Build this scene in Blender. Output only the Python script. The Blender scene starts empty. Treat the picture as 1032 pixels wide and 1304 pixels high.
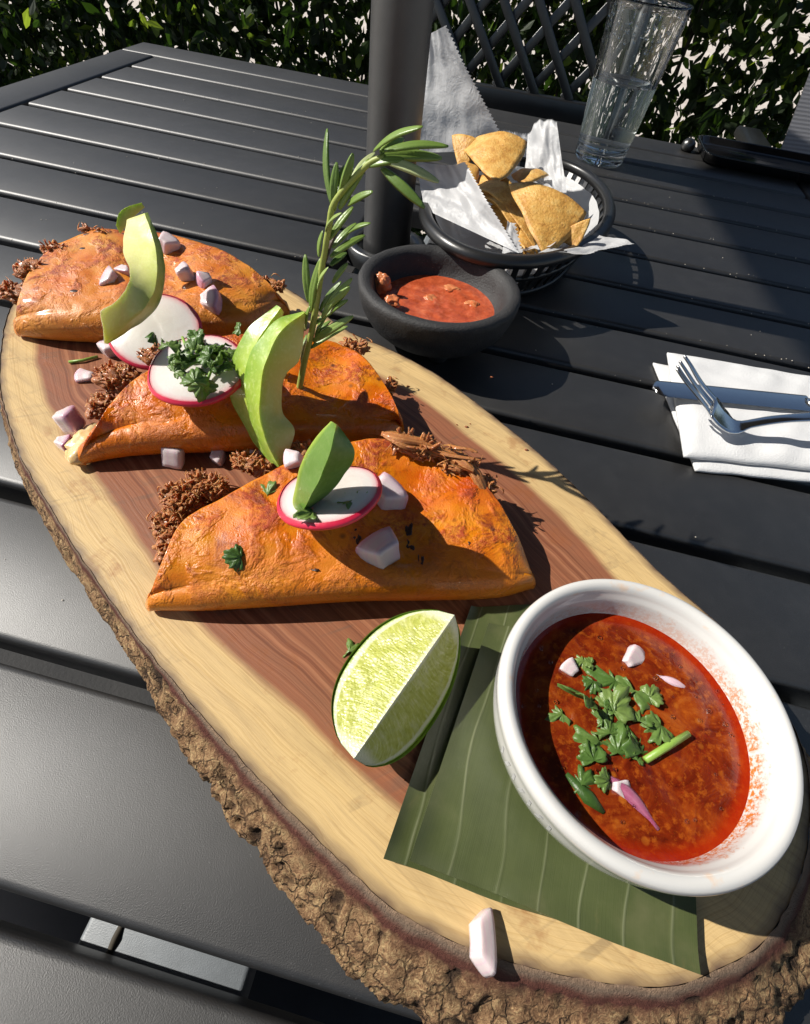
import bpy, bmesh, math, random
import numpy as np
from mathutils import Vector, Matrix, noise as mnoise
from mathutils.bvhtree import BVHTree

random.seed(7); rng = np.random.default_rng(7)
S = bpy.context.scene
COL = S.collection
R = math.radians

# ------------------------------------------------------------------ camera
W, H, F, CH = 1032., 1304., 641., .213           # photograph size, focal length in its pixels, metres above table
TH, RO, PS = .899, -.159, -.107                  # pitch, roll, yaw (table slats run along X)
fwd = np.array([math.sin(PS)*math.cos(TH), math.cos(PS)*math.cos(TH), -math.sin(TH)])
_r = np.array([math.cos(PS), -math.sin(PS), 0.]); _d = np.cross(fwd, _r)
CR = math.cos(RO)*_r + math.sin(RO)*_d; CD = -math.sin(RO)*_r + math.cos(RO)*_d
CAM = np.array([0., 0., CH])
cam = bpy.data.cameras.new('camera'); camo = bpy.data.objects.new('camera', cam); COL.objects.link(camo)
cam.sensor_fit = 'VERTICAL'; cam.sensor_height = 24.; cam.lens = 24.*F/H
cam.clip_start = .01; cam.clip_end = 400.
m = Matrix.Identity(4)
for i in range(3):
    m[i][0], m[i][1], m[i][2], m[i][3] = CR[i], -CD[i], -fwd[i], CAM[i]
camo.matrix_world = m
S.camera = camo

# ------------------------------------------------------------------ light
EL, AZ = 40.5, 1.0                               # shadows fall towards +X
wd = bpy.data.worlds.new('World'); S.world = wd; wd.use_nodes = True
nt = wd.node_tree; nt.nodes.clear()
sky = nt.nodes.new('ShaderNodeTexSky'); sky.sky_type = 'NISHITA'; sky.sun_disc = False
sky.sun_elevation = R(EL); sky.sun_rotation = R(270.-AZ)
bg = nt.nodes.new('ShaderNodeBackground'); bg.inputs['Strength'].default_value = .062
wo = nt.nodes.new('ShaderNodeOutputWorld')
nt.links.new(sky.outputs[0], bg.inputs[0]); nt.links.new(bg.outputs[0], wo.inputs[0])
sun = bpy.data.lights.new('sun', 'SUN'); sun.energy = 4.9; sun.angle = R(.5); sun.color = (1., .955, .88)
suno = bpy.data.objects.new('sun', sun); COL.objects.link(suno)
ld = Vector((math.cos(R(EL))*math.cos(R(AZ)), math.cos(R(EL))*math.sin(R(AZ)), -math.sin(R(EL))))
suno.rotation_euler = ld.to_track_quat('-Z', 'Y').to_euler(); suno.location = (-3, .4, 3)
S.view_settings.view_transform = 'Standard'; S.view_settings.look = 'None'
S.view_settings.gamma = 1.; S.view_settings.use_curve_mapping = False
S.view_settings.exposure = .50

# ------------------------------------------------------------------ pixel helpers (a pixel is a direction; the distance comes from z, y or what it touches)
def ray(px, py): return CR*((px-W/2)/F) + CD*((py-H/2)/F) + fwd
def P(px, py, z=0.):
    v = ray(px, py); return CAM + v*((z-CH)/v[2])
def PY(px, py, y):
    v = ray(px, py); return CAM + v*(y/v[1])
BVH = []
def hit(px, py, lift=0.):
    v = Vector(ray(px, py)).normalized(); best = None
    for b in BVH:
        h = b.ray_cast(Vector(CAM), v)
        if h[0] is not None and (best is None or h[3] < best[1]):
            best = (h[0], h[3], h[1])
    if best is None: return P(px, py, ZB), np.array([0, 0, 1.])
    n = best[2]
    if n.dot(v) > 0: n = -n
    return np.array(best[0] + n*lift), np.array(n)
def add_bvh(v, f): BVH.append(BVHTree.FromPolygons([tuple(p) for p in v], [tuple(q) for q in f]))
def unit(a): a = np.asarray(a, float); return a/(np.linalg.norm(a)+1e-12)
def nz(p, s, o=0.): return mnoise.noise(Vector((p[0]*s+o, p[1]*s-o, p[2]*s+.37*o)))

# ------------------------------------------------------------------ objects
def tag(o, label, cat, group=None):
    o['label'] = label; o['category'] = cat
    if group: o['group'] = group
    return o
def thing(name, label, cat, loc, group=None):
    o = bpy.data.objects.new(name, None); o.empty_display_size = .02; COL.objects.link(o)
    o.location = tuple(loc); return tag(o, label, cat, group)
def worigin(o):
    p = np.zeros(3)
    while o is not None: p = p + np.array(o.location); o = o.parent
    return p
def mk(name, v, f, mat, parent=None, smooth=True, attrs=None, loc=None, kind=None):
    v = np.asarray(v, float).reshape(-1, 3)
    if parent is not None: v = v - worigin(parent)
    elif loc is not None: v = v - np.asarray(loc)
    me = bpy.data.meshes.new(name)
    me.from_pydata(v.tolist(), [], [list(map(int, q)) for q in f]); 
    if attrs:
        for k, a in attrs.items():
            at = me.attributes.new(k, 'FLOAT', 'POINT'); at.data.foreach_set('value', np.asarray(a, np.float32))
    me.update()
    if smooth: me.polygons.foreach_set('use_smooth', [True]*len(me.polygons))
    if mat is not None: me.materials.append(mat)
    o = bpy.data.objects.new(name, me); COL.objects.link(o)
    if parent is not None: o.parent = parent
    elif loc is not None: o.location = tuple(loc)
    if kind: o['kind'] = kind
    return o
def sharp(o, deg=40):
    me = o.data; bm = bmesh.new(); bm.from_mesh(me)
    bmesh.ops.recalc_face_normals(bm, faces=bm.faces)
    for e in bm.edges:
        if len(e.link_faces) == 2 and e.calc_face_angle(0) > R(deg): e.smooth = False
    bm.to_mesh(me); bm.free(); return o
class MB:
    def __init__(s): s.v = []; s.f = []; s.a = []
    def add(s, v, f, a=None):
        o = len(s.v); v = [tuple(p) for p in v]; s.v += v; s.f += [tuple(i+o for i in q) for q in f]
        s.a += list(a) if a is not None else [0.]*len(v)
    def build(s, name, mat, parent=None, smooth=True, loc=None, kind=None, attr='rnd'):
        return mk(name, s.v, s.f, mat, parent, smooth, {attr: s.a}, loc, kind)
def grid_faces(n, m, wrapn=False, wrapm=False):
    f = []
    for i in range(n if wrapn else n-1):
        for j in range(m if wrapm else m-1):
            a, b = i*m+j, i*m+(j+1) % m; c, d = ((i+1) % n)*m+(j+1) % m, ((i+1) % n)*m+j
            f.append((a, b, c, d))
    return f
def box(c, sx, sy, sz, bev=.0, seg=2, rot=None):
    bm = bmesh.new(); bmesh.ops.create_cube(bm, size=1.)
    for v in bm.verts: v.co = Vector((v.co.x*sx, v.co.y*sy, v.co.z*sz))
    if bev: bmesh.ops.bevel(bm, geom=bm.edges[:], offset=bev, segments=seg, profile=.5, affect='EDGES')
    M3 = np.array(rot) if rot is not None else np.eye(3)
    bm.verts.index_update()
    v = np.array([v.co[:] for v in bm.verts])@M3.T + np.asarray(c, float); f = [tuple(q.index for q in p.verts) for p in bm.faces]
    bm.free(); return v, f
def bar(a, b, w, h, up=(0, 0, 1), bev=0.):
    a, b = np.asarray(a, float), np.asarray(b, float); x = unit(b-a); y = unit(np.cross(up, x)); z = np.cross(x, y)
    return box((a+b)/2, np.linalg.norm(b-a), w, h, bev, 2, np.array([x, y, z]).T)
def tube(path, rad, n=10, caps=True):
    p = np.asarray(path, float); k = len(p); rad = np.broadcast_to(np.asarray(rad, float), (k,))
    t = np.gradient(p, axis=0); t /= np.linalg.norm(t, axis=1)[:, None]+1e-12
    u = unit(np.cross(t[0], (.13, .27, .95))); v = []
    for i in range(k):
        u = unit(u - t[i]*np.dot(u, t[i])); w = np.cross(t[i], u)
        for j in range(n):
            a = 2*math.pi*j/n; v.append(p[i]+rad[i]*(math.cos(a)*u+math.sin(a)*w))
    f = grid_faces(k, n, wrapm=True)
    if caps: f += [tuple(range(n-1, -1, -1)), tuple((k-1)*n+j for j in range(n))]
    return np.array(v), f
def lathe(prof, c, n=64, closed=False):
    v = []
    for r_, z in prof:
        for j in range(n):
            a = 2*math.pi*j/n; v.append((c[0]+r_*math.cos(a), c[1]+r_*math.sin(a), c[2]+z))
    return np.array(v), grid_faces(len(prof), n, wrapn=closed, wrapm=True)
def crom(pts, n, closed=False):
    p = np.asarray(pts, float); k = len(p); out = []
    q = np.vstack([p[-1:], p, p[:2]]) if closed else np.vstack([2*p[:1]-p[1:2], p, 2*p[-1:]-p[-2:-1]])
    for i in range(k if closed else k-1):
        a, b, c, d = q[i], q[i+1], q[i+2], q[i+3]
        for t in np.linspace(0, 1, 24, endpoint=False):
            out.append(.5*((2*b)+(c-a)*t+(2*a-5*b+4*c-d)*t*t+(3*b-a-3*c+d)*t**3))
    out.append(p[0] if closed else p[-1]); out = np.array(out)
    L = np.r_[0, np.cumsum(np.linalg.norm(np.diff(out, axis=0), axis=1))]
    s = np.linspace(0, L[-1], n+1)[:-1] if closed else np.linspace(0, L[-1], n)
    return np.stack([np.interp(s, L, out[:, i]) for i in range(p.shape[1])], 1)

# ------------------------------------------------------------------ materials
def newmat(name):
    mt = bpy.data.materials.new(name); mt.use_nodes = True; nt = mt.node_tree
    return mt, nt, nt.nodes['Principled BSDF']
def nn(nt, ty, props=None, **inp):
    n = nt.nodes.new(ty)
    for k, v in (props or {}).items(): setattr(n, k, v)
    for k, v in inp.items():
        s = n.inputs[k]
        if hasattr(v, 'is_linked') or isinstance(v, bpy.types.NodeSocket): nt.links.new(v, s)
        else: s.default_value = v
    return n
def oco(nt): return nn(nt, 'ShaderNodeTexCoord').outputs['Object']
def gco(nt): return nn(nt, 'ShaderNodeNewGeometry').outputs['Position']
def noise(nt, sc, det=4., ro=.6, vec=None, dist=0., col=False):
    n = nn(nt, 'ShaderNodeTexNoise', None, Scale=sc, Detail=det, Roughness=ro, Distortion=dist, Vector=vec if vec is not None else gco(nt))
    return n.outputs['Color' if col else 'Fac']
def voro(nt, sc, feat='F1', vec=None, out='Distance'):
    return nn(nt, 'ShaderNodeTexVoronoi', {'feature': feat}, Scale=sc, Vector=vec if vec is not None else gco(nt)).outputs[out]
def ma(nt, op, a, b=0., c=0., clamp=False):
    n = nt.nodes.new('ShaderNodeMath'); n.operation = op; n.use_clamp = clamp
    for i, x in enumerate((a, b, c)):
        if isinstance(x, bpy.types.NodeSocket): nt.links.new(x, n.inputs[i])
        else: n.inputs[i].default_value = x
    return n.outputs[0]
def vs(nt, vec, s):
    return nn(nt, 'ShaderNodeMapping', None, Vector=vec, Scale=s).outputs[0]
def ramp(nt, fac, stops, interp='LINEAR'):
    n = nt.nodes.new('ShaderNodeValToRGB'); n.color_ramp.interpolation = interp; e = n.color_ramp.elements
    while len(e) < len(stops): e.new(.5)
    for i, (p, c) in enumerate(stops):
        e[i].position = p; c = (c, c, c) if not hasattr(c, '__len__') else c; e[i].color = (*c[:3], 1)
    nt.links.new(fac, n.inputs[0]); return n.outputs[0]
def mixc(nt, fac, a, b, mode='MIX'):
    n = nt.nodes.new('ShaderNodeMix'); n.data_type = 'RGBA'; n.blend_type = mode
    for s, x in ((n.inputs[0], fac), (n.inputs[6], a), (n.inputs[7], b)):
        if isinstance(x, bpy.types.NodeSocket): nt.links.new(x, s)
        elif hasattr(x, '__len__'): s.default_value = (*x[:3], 1)
        else: s.default_value = x
    return n.outputs[2]
def attr(nt, name): return nn(nt, 'ShaderNodeAttribute', {'attribute_name': name}).outputs['Fac']
def bump(nt, b, h, st=.5, dist=.001):
    n = nn(nt, 'ShaderNodeBump', None, Height=h, Strength=st, Distance=dist); nt.links.new(n.outputs[0], b.inputs['Normal']); return n
def setp(nt, b, **kw):
    for k, v in kw.items():
        s = b.inputs[k.replace('_', ' ')]
        if isinstance(v, bpy.types.NodeSocket): nt.links.new(v, s)
        elif hasattr(v, '__len__') and len(v) == 3 and s.type == 'RGBA': s.default_value = (*v, 1)
        else: s.default_value = v
def translucent(nt, b, col, fac):
    out = nt.nodes['Material Output']; tr = nn(nt, 'ShaderNodeBsdfTranslucent')
    if isinstance(col, bpy.types.NodeSocket): nt.links.new(col, tr.inputs[0])
    else: tr.inputs[0].default_value = (*col, 1)
    mx = nn(nt, 'ShaderNodeMixShader', None, Fac=fac)
    nt.links.new(b.outputs[0], mx.inputs[1]); nt.links.new(tr.outputs[0], mx.inputs[2]); nt.links.new(mx.outputs[0], out.inputs[0])

def m_metal(name='table_paint', col=(.0125, .0119, .0115), rough=.50):
    mt, nt, b = newmat(name)
    n1 = noise(nt, 7., 5); n2 = noise(nt, 2300., 2); n3 = noise(nt, 60., 5, .7)
    c = mixc(nt, ramp(nt, n3, [(.45, 0), (.75, .5)]), col, tuple(x*1.7+.004 for x in col))
    dust = ramp(nt, voro(nt, 420.), [(.0, 1), (.11, 0)]); dm = ramp(nt, noise(nt, 26., 4, .7), [(.50, 0), (.66, .6)])
    c = mixc(nt, ma(nt, 'MULTIPLY', dust, dm), c, (.30, .30, .30))
    setp(nt, b, Base_Color=c, Roughness=ma(nt, 'ADD', ma(nt, 'MULTIPLY', n1, .18), rough-.09), Specular_IOR_Level=1.0)
    bump(nt, b, ma(nt, 'ADD', n2, ma(nt, 'MULTIPLY', n3, .5)), .24, .0005); return mt
def m_plain(name, col, rough=.5, var=.25, sc=60., bst=.15, bd=.0005, **kw):
    mt, nt, b = newmat(name)
    n = noise(nt, sc, 5, .6)
    c = mixc(nt, n, tuple(x*(1-var) for x in col), tuple(min(1, x*(1+var)) for x in col))
    setp(nt, b, Base_Color=c, Roughness=rough, **kw); bump(nt, b, noise(nt, sc*6, 3), bst, bd); return mt
MAT = {}
MAT['table'] = m_metal()
MAT['beam'] = m_metal('sky_tinted_paint', (.13, .145, .16), .5)  # table metal made lighter and bluer, sky reflection put into the colour
MAT['black'] = m_metal('black_enamel', (.010, .0105, .011), .32)
MAT['pole'] = m_metal('pole_paint', (.020, .020, .0205), .45)
MAT['steel'] = m_plain('steel', (.70, .70, .70), .16, .06, 300., .05, .0002, Metallic=1.)
# ground
mt, nt, b = newmat('concrete'); c = ramp(nt, noise(nt, 3., 8, .65), [(.3, (.42, .36, .31)), (.7, (.60, .54, .48))])
setp(nt, b, Base_Color=c, Roughness=.9); bump(nt, b, noise(nt, 90., 4), .3, .003); MAT['concrete'] = mt
mt, nt, b = newmat('patio_paving'); c = ramp(nt, noise(nt, 9., 8, .65), [(.3, (.012, .012, .0125)), (.7, (.022, .021, .020))])  # near-black tone stands in for the shade seen through the slat gaps
setp(nt, b, Base_Color=c, Roughness=.85); bump(nt, b, noise(nt, 150., 4), .4, .003); MAT['paving'] = mt

# hedge leaf
mt, nt, b = newmat('leaf'); rr = attr(nt, 'rnd')
c = ramp(nt, rr, [(0., (.010, .020, .005)), (.5, (.022, .042, .009)), (.85, (.055, .10, .016)), (1., (.12, .19, .025))])
setp(nt, b, Base_Color=c, Roughness=.5, Specular_IOR_Level=.35); translucent(nt, b, ramp(nt, rr, [(0., (.02, .05, .004)), (.6, (.06, .13, .012)), (1., (.36, .50, .04))]), .4); MAT['leaf'] = mt
MAT['twig'] = m_plain('twig', (.035, .028, .018), .8)

# wood: d = metres from the bark
mt, nt, b = newmat('board_wood'); g = gco(nt); d = attr(nt, 'd')
big = noise(nt, 9., 3, .5, g); fine = noise(nt, 160., 5, .7, vs(nt, nn(nt, 'ShaderNodeMapping', None, Vector=g, Rotation=(0, 0, R(24))).outputs[0], (.12, 1., 1.)))
dd = ma(nt, 'ADD', d, ma(nt, 'MULTIPLY', ma(nt, 'SUBTRACT', big, .5), .028))
ring = nn(nt, 'ShaderNodeTexNoise', {'noise_dimensions': '1D'}, W=ma(nt, 'MULTIPLY', dd, 260.), Detail=3., Roughness=.65).outputs['Fac']
ring2 = nn(nt, 'ShaderNodeTexNoise', {'noise_dimensions': '1D'}, W=ma(nt, 'MULTIPLY', dd, 75.), Detail=2.).outputs['Fac']
sap = ramp(nt, ring, [(.3, (.50, .335, .14)), (.55, (.60, .425, .20)), (.75, (.54, .365, .16))])
heart = ramp(nt, ma(nt, 'ADD', ma(nt, 'MULTIPLY', ring, .4), ma(nt, 'MULTIPLY', ring2, .6)), [(.3, (.16, .054, .028)), (.45, (.23, .085, .043)), (.56, (.275, .107, .054)), (.7, (.34, .145, .074))])
tr = ramp(nt, dd, [(.0, 0), (.0205, 0), (.0224, 1)])
wc = mixc(nt, tr, sap, heart)
pore = noise(nt, 900., 3, .6, vs(nt, nn(nt, 'ShaderNodeMapping', None, Vector=g, Rotation=(0, 0, R(26))).outputs[0], (.05, 1., 1.)))
wc = mixc(nt, ramp(nt, fine, [(.42, .0), (.68, .55)]), wc, mixc(nt, .5, wc, (.10, .05, .025)))
wc = mixc(nt, ramp(nt, pore, [(.54, 0), (.66, .30)]), wc, mixc(nt, .6, wc, (.12, .06, .03)))
saw = noise(nt, 300., 2, .5, vs(nt, nn(nt, 'ShaderNodeMapping', None, Vector=g, Rotation=(0, 0, R(-38))).outputs[0], (.03, 1., 1.)))
stain = ma(nt, 'MULTIPLY', ramp(nt, saw, [(.54, 0), (.64, .35)]), ramp(nt, noise(nt, 31., 5, .65), [(.54, 0), (.64, 1)]))
wc = mixc(nt, stain, wc, (.10, .075, .055))
grease = ramp(nt, noise(nt, 40., 5, .7), [(.57, 0), (.68, .45)])
wc = mixc(nt, grease, wc, (.24, .075, .02))
edge = ramp(nt, d, [(0., 1), (.0007, .6), (.0016, 0)]); wc = mixc(nt, edge, wc, (.11, .07, .05))
setp(nt, b, Base_Color=wc, Roughness=ma(nt, 'ADD', ma(nt, 'MULTIPLY', fine, .25), .30), Specular_IOR_Level=.4)
bump(nt, b, ma(nt, 'ADD', fine, ma(nt, 'MULTIPLY', ring, .5)), .25, .0006); MAT['wood'] = mt
# bark: v = 0 at the wood, 1 at the table
mt, nt, b = newmat('bark'); v = attr(nt, 'v'); g = gco(nt)
wob = ma(nt, 'ADD', v, ma(nt, 'MULTIPLY', ma(nt, 'SUBTRACT', noise(nt, 70., 4), .5), .22))
n1 = noise(nt, 120., 7, .75, g, 1.5); n2 = noise(nt, 420., 5, .7, vs(nt, g, (1, 1, .4)), 3.)
rough_c = ramp(nt, ma(nt, 'ADD', ma(nt, 'MULTIPLY', n1, .55), ma(nt, 'MULTIPLY', n2, .5)), [(.34, (.035, .018, .010)), (.44, (.17, .09, .045)), (.53, (.34, .20, .10)), (.63, (.54, .38, .19))])
camb = ramp(nt, wob, [(0., (.30, .20, .13)), (.10, (.20, .14, .10)), (.20, (.13, .05, .035)), (.32, (.10, .03, .022)), (.38, (.14, .06, .03))])
c = mixc(nt, ramp(nt, wob, [(.27, 0), (.36, 1)]), camb, rough_c)
crk = ramp(nt, nn(nt, 'ShaderNodeTexVoronoi', {'feature': 'DISTANCE_TO_EDGE'}, Scale=150., Vector=nn(nt, 'ShaderNodeVectorMath', {'operation': 'ADD'}).outputs[0]).outputs['Distance'], [(.0, .7), (.04, .4), (.09, 0)])
vm = [n_ for n_ in nt.nodes if n_.type == 'VECT_MATH'][0]; nt.links.new(vs(nt, g, (1., 1., .55)), vm.inputs[0]); nsc = nn(nt, 'ShaderNodeVectorMath', {'operation': 'SCALE'}, Scale=.012); nt.links.new(noise(nt, 120., 3, .6, None, 0., True), nsc.inputs[0]); nt.links.new(nsc.outputs[0], vm.inputs[1])
crk = ma(nt, 'MULTIPLY', crk, ramp(nt, wob, [(.30, 0), (.42, 1)]))
c = mixc(nt, ramp(nt, attr(nt, 'dep'), [(.1, .9), (.45, 0.)]), c, (.022, .012, .008)); c = mixc(nt, crk, c, (.03, .016, .010))  # crevice shade put into the colour: low spots and cracks go dark
setp(nt, b, Base_Color=c, Roughness=.85, Specular_IOR_Level=.25); bump(nt, b, ma(nt, 'SUBTRACT', ma(nt, 'ADD', n1, n2), crk), .85, .0024); MAT['bark'] = mt

# tortilla
def m_tortilla(name, base, red, toast, off, gloss):
    mt, nt, b = newmat(name); g = nn(nt, 'ShaderNodeVectorMath', {'operation': 'ADD'}).outputs[0]
    vm = g.node; nt.links.new(gco(nt), vm.inputs[0]); vm.inputs[1].default_value = (off, off*.7, 0)
    n1 = noise(nt, 38., 5, .6, g); n2 = noise(nt, 380., 5, .75, g); n3 = noise(nt, 1300., 3, .6, g); n4 = noise(nt, 95., 6, .72, g, .6)
    c = ramp(nt, n1, [(.32, red), (.5, base), (.66, (base[0]*1.04, base[1]*1.45, base[2]*2.2))])
    patch = ramp(nt, noise(nt, 62., 4, .62, g, .4), [(.47, 0), (.60, 1)])                 # griddle browned areas
    gran = ramp(nt, ma(nt, 'ADD', ma(nt, 'MULTIPLY', n2, .75), ma(nt, 'MULTIPLY', n4, .35)), [(.47, 0), (.60, 1)])
    c = mixc(nt, ma(nt, 'MULTIPLY', ma(nt, 'ADD', ma(nt, 'MULTIPLY', patch, .85), .15), gran), c, (red[0]*.72, red[1]*.55, red[2]*.5))
    c = mixc(nt, ramp(nt, n4, [(.55, 0), (.62, .45), (.72, .9)]), c, toast)
    spots = ramp(nt, voro(nt, 85., 'F1', g), [(.06, 1), (.15, 0)]); c = mixc(nt, ma(nt, 'MULTIPLY', spots, ramp(nt, n1, [(.48, 0), (.58, .9)])), c, (.07, .018, .008))
    c = mixc(nt, ramp(nt, attr(nt, 's'), [(.0, .6), (.16, 0)]), c, (base[0], base[1]*1.15, base[2]))
    setp(nt, b, Base_Color=c, Roughness=ma(nt, 'ADD', ramp(nt, noise(nt, 75., 4, .6, g), [(.38, gloss), (.62, gloss+.28)]), ma(nt, 'MULTIPLY', patch, .14)), Specular_IOR_Level=.4, Subsurface_Weight=.10, Subsurface_Radius=(.004, .002, .0006), Subsurface_Scale=1., Coat_Weight=.40, Coat_Roughness=.10)
    hgt = ma(nt, 'ADD', ma(nt, 'MULTIPLY', ma(nt, 'MULTIPLY', n2, patch), 1.1), ma(nt, 'ADD', ma(nt, 'MULTIPLY', n3, .20), ma(nt, 'MULTIPLY', n4, .14)))
    bump(nt, b, hgt, .7, .0016); return mt
MAT['tort1'] = m_tortilla('tortilla_browned', (.60, .185, .014), (.50, .098, .006), (.17, .032, .008), 3.1, .32)
MAT['tort2'] = m_tortilla('tortilla_oily', (.64, .160, .0035), (.54, .085, .002), (.20, .026, .004), 7.7, .18)
MAT['tort3'] = m_tortilla('tortilla_red', (.62, .170, .004), (.50, .075, .003), (.17, .022, .004), 1.3, .28)
mt, nt, b = newmat('meat'); rr = attr(nt, 'rnd'); n1 = noise(nt, 700., 5, .75)
c = ramp(nt, ma(nt, 'ADD', ma(nt, 'MULTIPLY', rr, .6), ma(nt, 'MULTIPLY', n1, .5)), [(.15, (.15, .038, .011)), (.40, (.30, .092, .024)), (.65, (.42, .16, .043)), (.95, (.54, .27, .085))])
setp(nt, b, Base_Color=c, Roughness=.42, Specular_IOR_Level=.4, Coat_Weight=.2, Coat_Roughness=.15, Subsurface_Weight=.3, Subsurface_Radius=(.003, .001, .0005), Subsurface_Scale=1.); bump(nt, b, n1, .7, .001); MAT['meat'] = mt
mt, nt, b = newmat('melted_cheese'); setp(nt, b, Base_Color=ramp(nt, noise(nt, 120., 4), [(.35, (.66, .42, .16)), (.7, (.78, .62, .36))]), Roughness=.25, Subsurface_Weight=.3, Subsurface_Radius=(.004, .003, .001), Subsurface_Scale=1., Coat_Weight=.4); bump(nt, b, noise(nt, 90., 3), .3, .001); MAT['cheese'] = mt
# avocado: s = 0 rind side, 1 stone side
def m_avo(name, rind, mid, inner):
    mt, nt, b = newmat(name); s = ma(nt, 'ADD', attr(nt, 's'), ma(nt, 'MULTIPLY', ma(nt, 'SUBTRACT', noise(nt, 90., 3), .5), .16))
    c = ramp(nt, s, [(0., rind), (.14, mid), (.45, tuple((x+y)/2 for x, y in zip(mid, inner))), (.85, inner)])
    c = mixc(nt, ramp(nt, noise(nt, 500., 3), [(.5, 0), (.75, .25 if rind[0] > .1 else .06)]), c, (.75, .78, .40))
    setp(nt, b, Base_Color=c, Roughness=.34, Subsurface_Weight=.25, Subsurface_Radius=(.004, .005, .0015), Subsurface_Scale=1., Specular_IOR_Level=.5)
    bump(nt, b, ma(nt, 'ADD', noise(nt, 160., 3), ma(nt, 'MULTIPLY', noise(nt, 700., 2), .3)), .3, .0007); return mt
MAT['avo'] = m_avo('avocado_flesh', (.15, .27, .024), (.34, .45, .055), (.62, .59, .17))
MAT['avo_pale'] = m_avo('avocado_pale', (.16, .28, .025), (.46, .53, .11), (.64, .62, .25))
MAT['avo_skin'] = m_avo('avocado_green', (.095, .185, .022), (.115, .21, .028), (.40, .50, .08))
mt, nt, b = newmat('radish_flesh'); c = ramp(nt, attr(nt, 's'), [(0., (.55, .52, .47)), (.5, (.62, .59, .545)), (.80, (.60, .555, .53)), (.93, (.60, .40, .40)), (1., (.52, .07, .11))])
c = mixc(nt, ramp(nt, noise(nt, 180., 5, .7, None, 1.5), [(.45, 0), (.7, .45)]), c, (.55, .50, .44))
setp(nt, b, Base_Color=c, Roughness=.25, Coat_Weight=.2, Subsurface_Weight=.35, Subsurface_Radius=(.004, .003, .003), Subsurface_Scale=1.); bump(nt, b, noise(nt, 220., 4), .25, .0006); MAT['radish'] = mt
MAT['radish_skin'] = m_plain('radish_skin', (.55, .018, .055), .3, .25, 150.)
mt, nt, b = newmat('onion'); s = attr(nt, 's'); c = ramp(nt, ma(nt, 'ADD', s, ma(nt, 'MULTIPLY', ma(nt, 'SUBTRACT', noise(nt, 260., 3), .5), .25)), [(.0, (.26, .03, .10)), (.18, (.60, .33, .44)), (.40, (.54, .36, .42)), (.8, (.60, .51, .51))])
line = ramp(nt, ma(nt, 'PINGPONG', ma(nt, 'ADD', attr(nt, 'lx'), ma(nt, 'MULTIPLY', noise(nt, 200., 2), .25)), .5), [(.0, .55), (.10, .2), (.2, 0)]); c = mixc(nt, line, c, (.62, .42, .50))
setp(nt, b, Base_Color=c, Roughness=.25, Subsurface_Weight=.75, Subsurface_Radius=(.003, .0025, .0025), Subsurface_Scale=1.); bump(nt, b, noise(nt, 400., 3), .2, .0004); MAT['onion'] = mt
mt, nt, b = newmat('cilantro'); c = ramp(nt, ma(nt, 'ADD', ma(nt, 'MULTIPLY', attr(nt, 'rnd'), .6), ma(nt, 'MULTIPLY', noise(nt, 300., 4), .4)), [(.15, (.035, .085, .016)), (.5, (.085, .165, .032)), (.85, (.19, .275, .07))])
setp(nt, b, Base_Color=c, Roughness=.38); translucent(nt, b, (.18, .36, .03), .25); bump(nt, b, noise(nt, 900., 3), .4, .0005); MAT['cil'] = mt
MAT['cil_stem'] = m_plain('cilantro_stem', (.22, .36, .06), .4, .2, 300.)
mt, nt, b = newmat('rosemary_needle'); c = ramp(nt, attr(nt, 'rnd'), [(0., (.08, .15, .030)), (.5, (.20, .30, .06)), (.8, (.32, .42, .13)), (.97, (.50, .55, .28)), (1., (.07, .04, .03))])
setp(nt, b, Base_Color=c, Roughness=.36, Specular_IOR_Level=.5); translucent(nt, b, (.22, .34, .03), .15); bump(nt, b, noise(nt, 500., 3), .3, .0005); MAT['needle'] = mt
MAT['stem'] = m_plain('rosemary_stem', (.28, .33, .07), .5, .25, 200.)
# lime: r = 0 ridge .. 1 rind
mt, nt, b = newmat('lime_pulp'); r_ = attr(nt, 'r'); x_ = attr(nt, 'x'); uv = nn(nt, 'ShaderNodeCombineXYZ', None, X=ma(nt, 'MULTIPLY', x_, .032), Y=ma(nt, 'MULTIPLY', r_, .0080), Z=0.).outputs[0]
ves = nn(nt, 'ShaderNodeTexNoise', None, Vector=nn(nt, 'ShaderNodeCombineXYZ', None, X=ma(nt, 'ADD', x_, ma(nt, 'MULTIPLY', ma(nt, 'MULTIPLY', r_, r_), ma(nt, 'MULTIPLY', x_, -.35))), Y=ma(nt, 'MULTIPLY', r_, .11), Z=0.).outputs[0], Scale=34., Detail=5., Roughness=.6).outputs['Fac']; wob = ma(nt, 'ADD', r_, ma(nt, 'MULTIPLY', ma(nt, 'SUBTRACT', noise(nt, 160., 3), .5), .10))
pulp = ramp(nt, ma(nt, 'ADD', ma(nt, 'MULTIPLY', ves, .8), ma(nt, 'MULTIPLY', noise(nt, 320., 3), .25)), [(.38, (.33, .36, .06)), (.55, (.43, .45, .11)), (.68, (.54, .55, .24))])
pith = ramp(nt, wob, [(.02, .9), (.07, 0), (.865, 0), (.90, 1)]); pulp = mixc(nt, ramp(nt, nn(nt, 'ShaderNodeTexNoise', None, Vector=uv, Scale=260., Detail=4.).outputs['Fac'], [(.5, 0), (.7, .5)]), pulp, (.56, .56, .32)); c = mixc(nt, pith, pulp, (.62, .62, .42))
endp = ramp(nt, ma(nt, 'ABSOLUTE', x_), [(.80, 0), (.90, 1)]); c = mixc(nt, endp, c, (.62, .62, .43))
c = mixc(nt, ramp(nt, wob, [(.955, 0), (.99, 1)]), c, (.25, .40, .03))
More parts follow.
